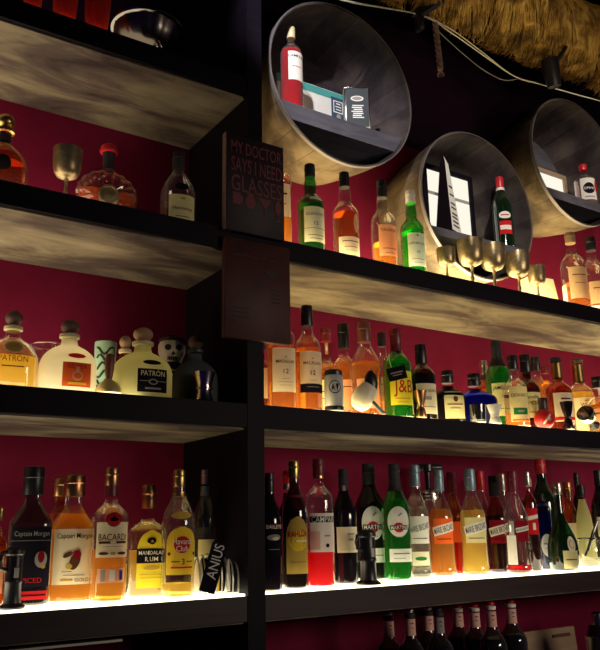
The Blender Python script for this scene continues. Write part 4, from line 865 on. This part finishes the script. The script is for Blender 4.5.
bt('dew', 'whisky_bottle', 'clear whisky bottle with cream label and small green panel', 'bourbon', 'clear_glass', ('amber_liquid', .18), ('black_plastic', .80, .44), [(.06, .54, .88, 'paper_pale_yellow', 'rect', [('t', "DEWAR'S", 0, .42, 1.4, 'paper_brown', 0, 1.2), ('r', 0, .20, 1.2, .55, 'paper_green'), ('o', 0, .20, .6, .2, 'paper_grey'), ('r', 0, .08, 1.5, .14, 'paper_orange_red')], .15), (.84, .96, .25, 'paper_pale_yellow', 'rect')], group=G['3'])
bt('cc', 'whisky_bottle', 'brown whisky bottle with pale script label and tall black cap', 'bourbon', 'brown_glass', ('brown_liquid', .52), ('black_plastic', .76, .46), [(.15, .48, .88, 'paper_pale_yellow', 'rect', [('t', 'Canadian', 0, .42, 1.3, 'paper_black', .05, 1.2), ('t', 'Club', .2, .34, .7, 'paper_black', .05, 1.2), ('r', 0, .22, 1.0, .04, 'paper_brown')], .15), (.9, .96, .25, 'paper_white', 'rect')], group=G['3'])
bt('amb2', 'whisky_bottle', 'amber bottle with black cap behind the brown script labelled one', 'spirit', 'clear_glass', ('orange_liquid', .66), ('black_plastic', .82), [(.2, .5, .8, 'paper_peach', 'rect'), (.86, .96, .25, 'paper_white', 'rect')], group=G['3'])
bt('amb3', 'whisky_bottle', 'slim orange bottle at the back left of the red labelled bourbon', 'tall', 'clear_glass', ('orange_liquid', .80), ('dark_red_cap', .90), [(.3, .5, .8, 'paper_peach', 'rect')], group=G['3'])
x, y, z, H, R = POS['redb']
t = thing('miniature_bottle', 'round glossy red miniature bottle with pale swirl and black neck', 'bottle', (x, y, z), -.5)
MB().lathe([(0, R*.45), (.003, R*.6), (.014, R*.9), (.030, R*1.0), (.046, R*.92), (.060, R*.66), (.068, R*.40)], 'red_cap', 32).build('ball_body', t)
MB().lathe([(.066, R*.42), (.070, R*.46), (.095, R*.42), (.102, R*.5), (.108, R*.4)], 'black_plastic', 24).build('cap', t)
MB().tube([(R*1.01*math.sin(a)*math.sin(b), -R*1.01*math.cos(a)*math.sin(b), .031-.031*math.cos(b)) for a, b in [(-.5+.9*j/10, .9+1.3*j/10) for j in range(11)]], [.001]+[.004]*9+[.001], 'cream_ceramic', 8).build('swirl', t)
bt('wtr', 'bourbon_bottle', 'red-brown bourbon bottle with white label and gold neck', 'bourbon', 'amber_glass', ('brown_liquid', .58), ('matte_black', .93), [(.12, .50, .86, 'paper_cream', 'rect', [('r', .1, .42, .8, .12, 'paper_brown'), ('t', 'RYE', .1, .33, .8, 'paper_black', 0, 1.1), ('r', 0, .16, 1.72, .24, 'paper_red')], .2)], foil=('gold_foil', .72, .92), group=G['3'])
bt('wt', 'bourbon_bottle', 'golden bourbon bottle with brown lettering on cream label and gold neck', 'bourbon', 'clear_glass', ('gold_liquid', .56), ('dark_cork', .93), [(.06, .48, .90, 'paper_cream', 'rect', [('t', 'WILD', 0, .385, .85, 'paper_brown', 0, 1.4), ('t', 'TURKEY', 0, .295, 1.35, 'paper_brown', 0, 1.5), ('r', 0, .20, .9, .04, 'paper_brown'), ('o', 0, .44, .3, .14, 'paper_gold')], .15)], foil=('gold_foil', .70, .92), group=G['3'])
jigger('jigb', 'narrow black hourglass measure in front of the red-brown bourbon', 'black_glass', JG)
t = thing('strainer_cup', 'tipped silver and black cocktail cup lying before the golden bourbon', 'cup', (2.512, .036, 1.7795), .1)
q = Euler((0, math.radians(-62), math.radians(8))).to_matrix()
mb = MB().lathe([(0, .006), (.010, .008), (.020, .012), (.045, .030), (.075, .034), (.075, .031), (.045, .026), (.02, .006)], 'chrome', 28); mb.v = [tuple(q @ Vector(v) + Vector((.040, 0, .0305))) for v in mb.v]; mb.build('cup_body', t)
mb = MB().lathe([(-.018, .018), (-.014, .020), (.002, .008), (.012, .0085), (.03, .0205), (.042, .0285), (.042, .029), (.03, .022)], 'black_plastic', 24); mb.v = [tuple(q @ Vector(v) + Vector((.040, 0, .0305))) for v in mb.v]; mb.build('black_base', t)
bt('edge3', 'whisky_bottle', 'amber bottle with square black cap at the right end of the middle shelf', 'flask', 'clear_glass', ('orange_liquid', .50), ('black_plastic', .80, .44), [(.1, .42, .85, 'paper_peach', 'rect', [('r', 0, .34, 1.2, .1, 'paper_brown')]), (.66, .78, .3, 'paper_white', 'rect')], group=G['3'])
# --- bottom right shelf
bt('bail', 'liqueur_bottle', 'black cream liqueur bottle with red arched name against the pillar', 'wine', 'black_glass', None, ('black_plastic',), [(.28, .56, .95, 'paper_black', 'rect', [('r', 0, .53, 1.7, .22, 'paper_dark_red'), ('t', 'BAILEYS', .05, .53, 1.4, 'paper_white', 0, 1.1), ('o', 0, .44, 1.2, .5, 'paper_grey'), ('o', .1, .43, .6, .25, 'paper_cream'), ('r', 0, .34, .9, .05, 'paper_grey')], .1)], group=G['4'], k=.5)
bt('redcap', 'spirit_bottle', 'dark bottle with red cap behind the yellow labelled coffee liqueur', 'spirit', 'black_glass', None, ('red_cap', .88), (), foil=('silver_foil', .83, .88), group=G['4'])
bt('kah', 'liqueur_bottle', 'dark coffee liqueur bottle with arched yellow label and gold cap', 'wine', 'brown_glass', ('dark_liquid', .6), ('gold_foil', .86, .44), [(.11, .55, .95, 'paper_gold', 'arch', [('o', 0, .36, 1.5, 1.5, 'paper_yellow'), ('t', 'KAHLÚA', 0, .42, 1.6, 'paper_black', .04, 1.5), ('t', 'KAHLÚA', .02, .422, 1.52, 'paper_red', .04, 1.3), ('r', .3, .36, .9, .10, 'paper_white'), ('r', 0, .20, 1.2, .04, 'paper_brown')], .1)], foil=('dark_red_cap', .70, .72), group=G['4'])
bt('camp', 'liqueur_bottle', 'clear bottle of bright red bitter with white label and black name band', 'campari', 'clear_glass', ('red_liquid', .27), ('dark_red_cap', .86, .42), [(.26, .56, .98, 'paper_white', 'rect', [('r', 0, .512, 1.96, .40, 'paper_black'), ('t', 'CAMPARI', .05, .512, 1.75, 'paper_white', 0, 1.3), ('r', -.62, .35, .72, 1.20, 'paper_pink'), ('o', .25, .31, .26, .26, 'paper_black'), ('r', .25, .385, .4, .10, 'paper_grey')], .12)], foil=('copper_foil', .84, .87), group=G['4'])
bt('wine', 'wine_bottle', 'black wine bottle with cream label beside the red bitter', 'wine', 'black_glass', None, ('matte_black', .78), [(.26, .48, .98, 'paper_cream', 'rect', [('r', .2, .42, .6, .10, 'paper_grey'), ('r', .2, .37, .4, .16, 'paper_grey'), ('r', 0, .29, 1.4, .03, 'paper_tan')], .15), (.80, .86, .3, 'paper_grey', 'rect')], group=G['4'])
mart = lambda nm: [('o', 0, .44, .70, .66, 'paper_red'), ('r', 0, .44, 1.26, .30, 'paper_black'), ('t', nm, 0, .44, 1.12, 'paper_white', 0, 1.2), ('r', .1, .55, .30, .10, 'paper_grey', .7), ('r', 0, .36, .5, .03, 'paper_grey')]
bt('martb', 'vermouth_bottle', 'large black vermouth bottle with white oval label and red disc', 'wine', 'black_glass', None, ('matte_black', .80), [(.33, .62, .70, 'paper_white', 'oval', mart('MARTINI'), .0), (.14, .26, .6, 'paper_white', 'rect', [('r', 0, .20, .9, .06, 'paper_grey')], .5)], group=G['4'])
bt('martg', 'vermouth_bottle', 'bright green vermouth bottle with white oval label and red disc', 'wine', 'green_glass', ('green_liquid', .68), ('matte_black', .82), [(.36, .62, .80, 'paper_white', 'oval', mart('MARTINI'), .0), (.15, .26, .9, 'paper_white', 'rect', [('r', 0, .22, 1.2, .06, 'paper_green'), ('r', -.2, .18, .8, .04, 'paper_grey')], .15)], foil=('matte_black', .76, .82), group=G['4'])
def brz(bg, rib='paper_white', ink='paper_navy', low=()):
    return [(.29, .53, .92, bg, 'rect', [('r', 0, .43, 1.98, .70, rib, .24), ('t', 'MARIE BRIZARD', 0, .43, 1.78, ink, .24, 2.6), ('r', 0, .335, 1.3, .05, ink)] + list(low), .05)]
bt('mbc', 'liqueur_bottle', 'clear colourless liqueur bottle with slanted white ribbon label', 'long', 'clear_glass', ('clear_liquid', .62), ('blue_grey_foil', .80, .42), brz('paper_white', 'paper_white', 'paper_navy') + [(.10, .22, .8, 'paper_cream', 'rect', [('o', 0, .16, 1.0, .3, 'paper_green')])], group=G['4'])
x, y, z, H, R = POS['press']
t = thing('coffee_press', 'tall press pot with black T-shaped top and chrome rings behind the ribbon bottles', 'press pot', (x, y, z), -.5)
MB().lathe([(0, R*.95), (.004, R), (H*.72, R), (H*.72, R*.96), (.01, R*.94)], 'clear_glass', 32).build('glass_body', t)
MB().lathe([(H*.66, R*1.02), (H*.665, R*1.10), (H*.69, R*1.10), (H*.70, R*1.02), (H*.72, R*1.02), (H*.725, R*1.12), (H*.75, R*1.08), (H*.77, R*.5), (H*.775, .010)], 'chrome', 32).build('lid', t)
MB().lathe([(H*.77, .009), (H*.92, .011), (H*.93, .02), (H*.99, .02), (H, .012)], 'black_plastic', 20).build('plunger', t)
MB().box(-.055, .055, -.013, .013, H*.93, H*.995, 'black_plastic', .006).build('cross_handle', t)
bt('mbo', 'liqueur_bottle', 'orange liqueur bottle with slanted white ribbon on red label', 'long', 'clear_glass', ('amber_liquid', .62), ('blue_grey_foil', .79, .42), brz('paper_orange_red'), group=G['4'])
bt('redbk', 'liqueur_bottle', 'reddish bottle with dark red cap just behind the orange ribbon bottle', 'long', 'amber_glass', ('red_liquid', .50), ('dark_red_cap', .78, .44), [(.3, .5, .8, 'paper_orange_red', 'rect')], group=G['4'])
bt('mby', 'liqueur_bottle', 'yellow liqueur bottle with slanted white ribbon on pale label', 'long', 'clear_glass', ('yellow_liquid', .60), ('blue_grey_foil', .79, .42), brz('paper_pale_yellow'), group=G['4'])
bt('redb2', 'liqueur_bottle', 'bottle with red cap right behind the yellow ribbon bottle', 'long', 'clear_glass', ('ruby_liquid', .55), ('red_cap', .80, .44), [(.2, .5, .8, 'paper_peach', 'rect')], group=G['4'])
bt('mbd', 'liqueur_bottle', 'dark red liqueur bottle with black cap and slanted white ribbon', 'long', 'red_glass', ('dark_liquid', .58), ('matte_black', .78, .46), brz('paper_dark_red'), group=G['4'])
bt('clr0', 'spirit_bottle', 'colourless bottle with pale cap behind the dark ribbon bottles', 'long', 'clear_glass', ('clear_liquid', .5), ('silver_foil', .82), [(.2, .5, .8, 'paper_white', 'rect')], group=G['4'])
bt('mbp', 'liqueur_bottle', 'nearly empty clear ribbon bottle with red liqueur at its bottom', 'long', 'clear_glass', ('ruby_liquid', .07), ('dark_red_cap', .78, .42), [(.30, .50, .62, 'paper_dark_red', 'rect', [('r', 0, .42, 1.3, .36, 'paper_white', .16), ('t', 'MARIE BRIZARD', 0, .42, 1.2, 'paper_navy', .16, 1.5)], .40), (.08, .36, .45, 'paper_white', 'rect', (), -.75)], group=G['4'])  # plain white side patch paints the glow of the lit clear glass
bt('mbr', 'liqueur_bottle', 'slim dark bottle with red label and white ribbon beside the blue bottle', 'tall', 'red_glass', ('dark_liquid', .6), ('silver_foil', .86), [(.36, .62, .95, 'paper_red', 'rect', [('r', 0, .53, 1.8, .5, 'paper_white', .2), ('r', .1, .44, .4, .9, 'paper_white')], .1)], group=G['4'])
bt('minc', 'gin_bottle', 'colourless bottle with a small red dot on white label at the back', 'tall', 'clear_glass', ('clear_liquid', .7), ('white_cap', .90), [(.60, .72, .9, 'paper_white', 'rect', [('o', 0, .66, .8, .8, 'paper_red')])], group=G['4'])
bt('blueb', 'gin_bottle', 'square bright blue bottle with white oval label', 'block', 'blue_glass', ('blue_liquid', .76), ('black_plastic', .90), [(.16, .46, .80, 'paper_white', 'oval', [('r', 0, .33, 1.0, .14, 'paper_blue'), ('r', 0, .27, .7, .05, 'paper_grey')], .1)], sq=4, group=G['4'])
bt('grn', 'liqueur_bottle', 'tall dark green bottle with red capsule behind the blue one', 'wine', 'dark_green_glass', ('deep_green_liquid', .75), ('red_cap', .86, .46), (), group=G['4'])
bt('bene', 'liqueur_bottle', 'dark green onion-shaped bottle with pale seal and cream label', 'pear', 'dark_green_glass', ('deep_green_liquid', .40), ('silver_foil', .86, .34), [(.02, .22, .55, 'paper_pale_yellow', 'rect', [('r', 0, .12, .8, .06, 'paper_brown')], .30), (.20, .38, .30, 'paper_cream', 'oval', [('o', 0, .29, .40, .55, 'paper_tan'), ('o', 0, .29, .28, .42, 'paper_cream')], .40)], group=G['4'])
bt('ambk', 'liqueur_bottle', 'pale amber bottle with copper neck behind the onion-shaped green bottle', 'long', 'amber_glass', ('gold_liquid', .40), ('copper_foil', .80, .46), [(.30, .50, .8, 'paper_cream', 'rect')], group=G['4'])
bt('pale', 'liqueur_bottle', 'pale green milky cone-shaped bottle with black cap', 'cone', 'frosted_green', None, ('black_plastic', .86), (), group=G['4'])
bt('blk', 'wine_bottle', 'bottle with plain black cap behind the milky green cone-shaped bottle', 'wine', 'black_glass', None, ('black_plastic',), (), group=G['4'])
x, y, z, H, R = POS['jug']
t = thing('glass_bowl', 'low clear glass bowl at the right end of the lit bottom shelf', 'bowl', (x, y, z), 0)
MB().lathe([(0, R*.55), (.004, R*.62), (.02, R*.90), (.045, R), (.075, R*.92), (H*.72, R*.80)], 'clear_glass', 36, cap1=False).build('glass_wall', t)
MB().lathe([(.006, R*.55), (.02, R*.84), (.034, R*.93)], 'clear_liquid', 32).build('water', t)
t = thing('bar_strainer', 'dark metal bar strainer leaning in the clear glass bowl', 'strainer', (x, y, z+.012), -.4)
MB().tube([(-.020, 0, .028), (-.005, 0, .05), (.02, 0, .105), (.045, 0, .15)], [.004, .005, .006, .004], 'black_glass', 8).build('handle', t)
mb = MB().lathe([(-.002, .032), (.002, .034), (.004, .032)], 'black_glass', 24, cx=-.005, z0=.088); mb.build('strainer_plate', t)
bt('edge4', 'liqueur_bottle', 'dark bottle with black cap cut off by the right edge, bottom shelf', 'wine', 'black_glass', None, ('black_plastic',), [(.3, .5, .8, 'paper_cream', 'rect')], group=G['4'])
# --- bottles below the bottom shelf
ords = ('first', 'second', 'third', 'fourth', 'fifth', 'sixth', 'seventh', 'last')
nb = (('low1', 'silver_foil'), ('low2', 'silver_foil'), ('low3', 'silver_foil'), ('low4', 'matte_black'), ('low5', 'red_cap'), ('low6', 'red_cap'), ('low7', 'red_cap'), ('low8', 'red_cap'))
for i, (key, cp) in enumerate(nb):
    bt(key, 'beer_bottle', '%s and pale neck label on dark bottle, %s of eight below the shelf' % ({'silver_foil': 'silver cap', 'matte_black': 'black cap', 'red_cap': 'red cap'}[cp], ords[i]) if i < 7 else 'red cap dark bottle, last of eight, next to the pale board below the shelf',
       'spirit', 'smoke_glass', ('dark_liquid', .62), (cp, .965, .30), [(.76, .91, 1.25, 'paper_pink' if cp != 'matte_black' else 'paper_grey', 'rect', [('r', 0, .87, .6, .07, 'paper_brown'), ('r', 0, .83, .5, .05, 'paper_brown')], .2)], foil=('white_cap', .925, .96) if cp == 'red_cap' else ('matte_black', .92, .96), group=G['c'])
x, y, z, H, R = POS['lowr']
t = thing('cocktail_shaker', 'steel shaker at the lower right corner below the bottom shelf', 'shaker', (x, y, z), 0)
MB().lathe([(0, R*.75), (.004, R*.8), (H*.62, R), (H*.64, R*1.02), (H*.66, R)], 'chrome', 32).build('tin', t)
MB().lathe([(H*.66, R*.98), (H*.80, R*.72), (H*.82, R*.45), (H*.84, R*.46), (H*.98, R*.42), (H, R*.3)], 'chrome', 32).build('lid', t)
t = thing('serving_board', 'pale wooden board propped behind the dark bottles under the shelf', 'board', (2.36, .335, .902), 0)
t.rotation_euler = (math.radians(-4), 0, 0)
MB().box(-.24, .34, -.008, .008, 0, .155, 'pale_wood', .004).build('board_panel', t)
MB().tube([(.20, -.010, .128), (.30, -.010, .128)], .006, 'dark_cork', 8).build('handle', t)
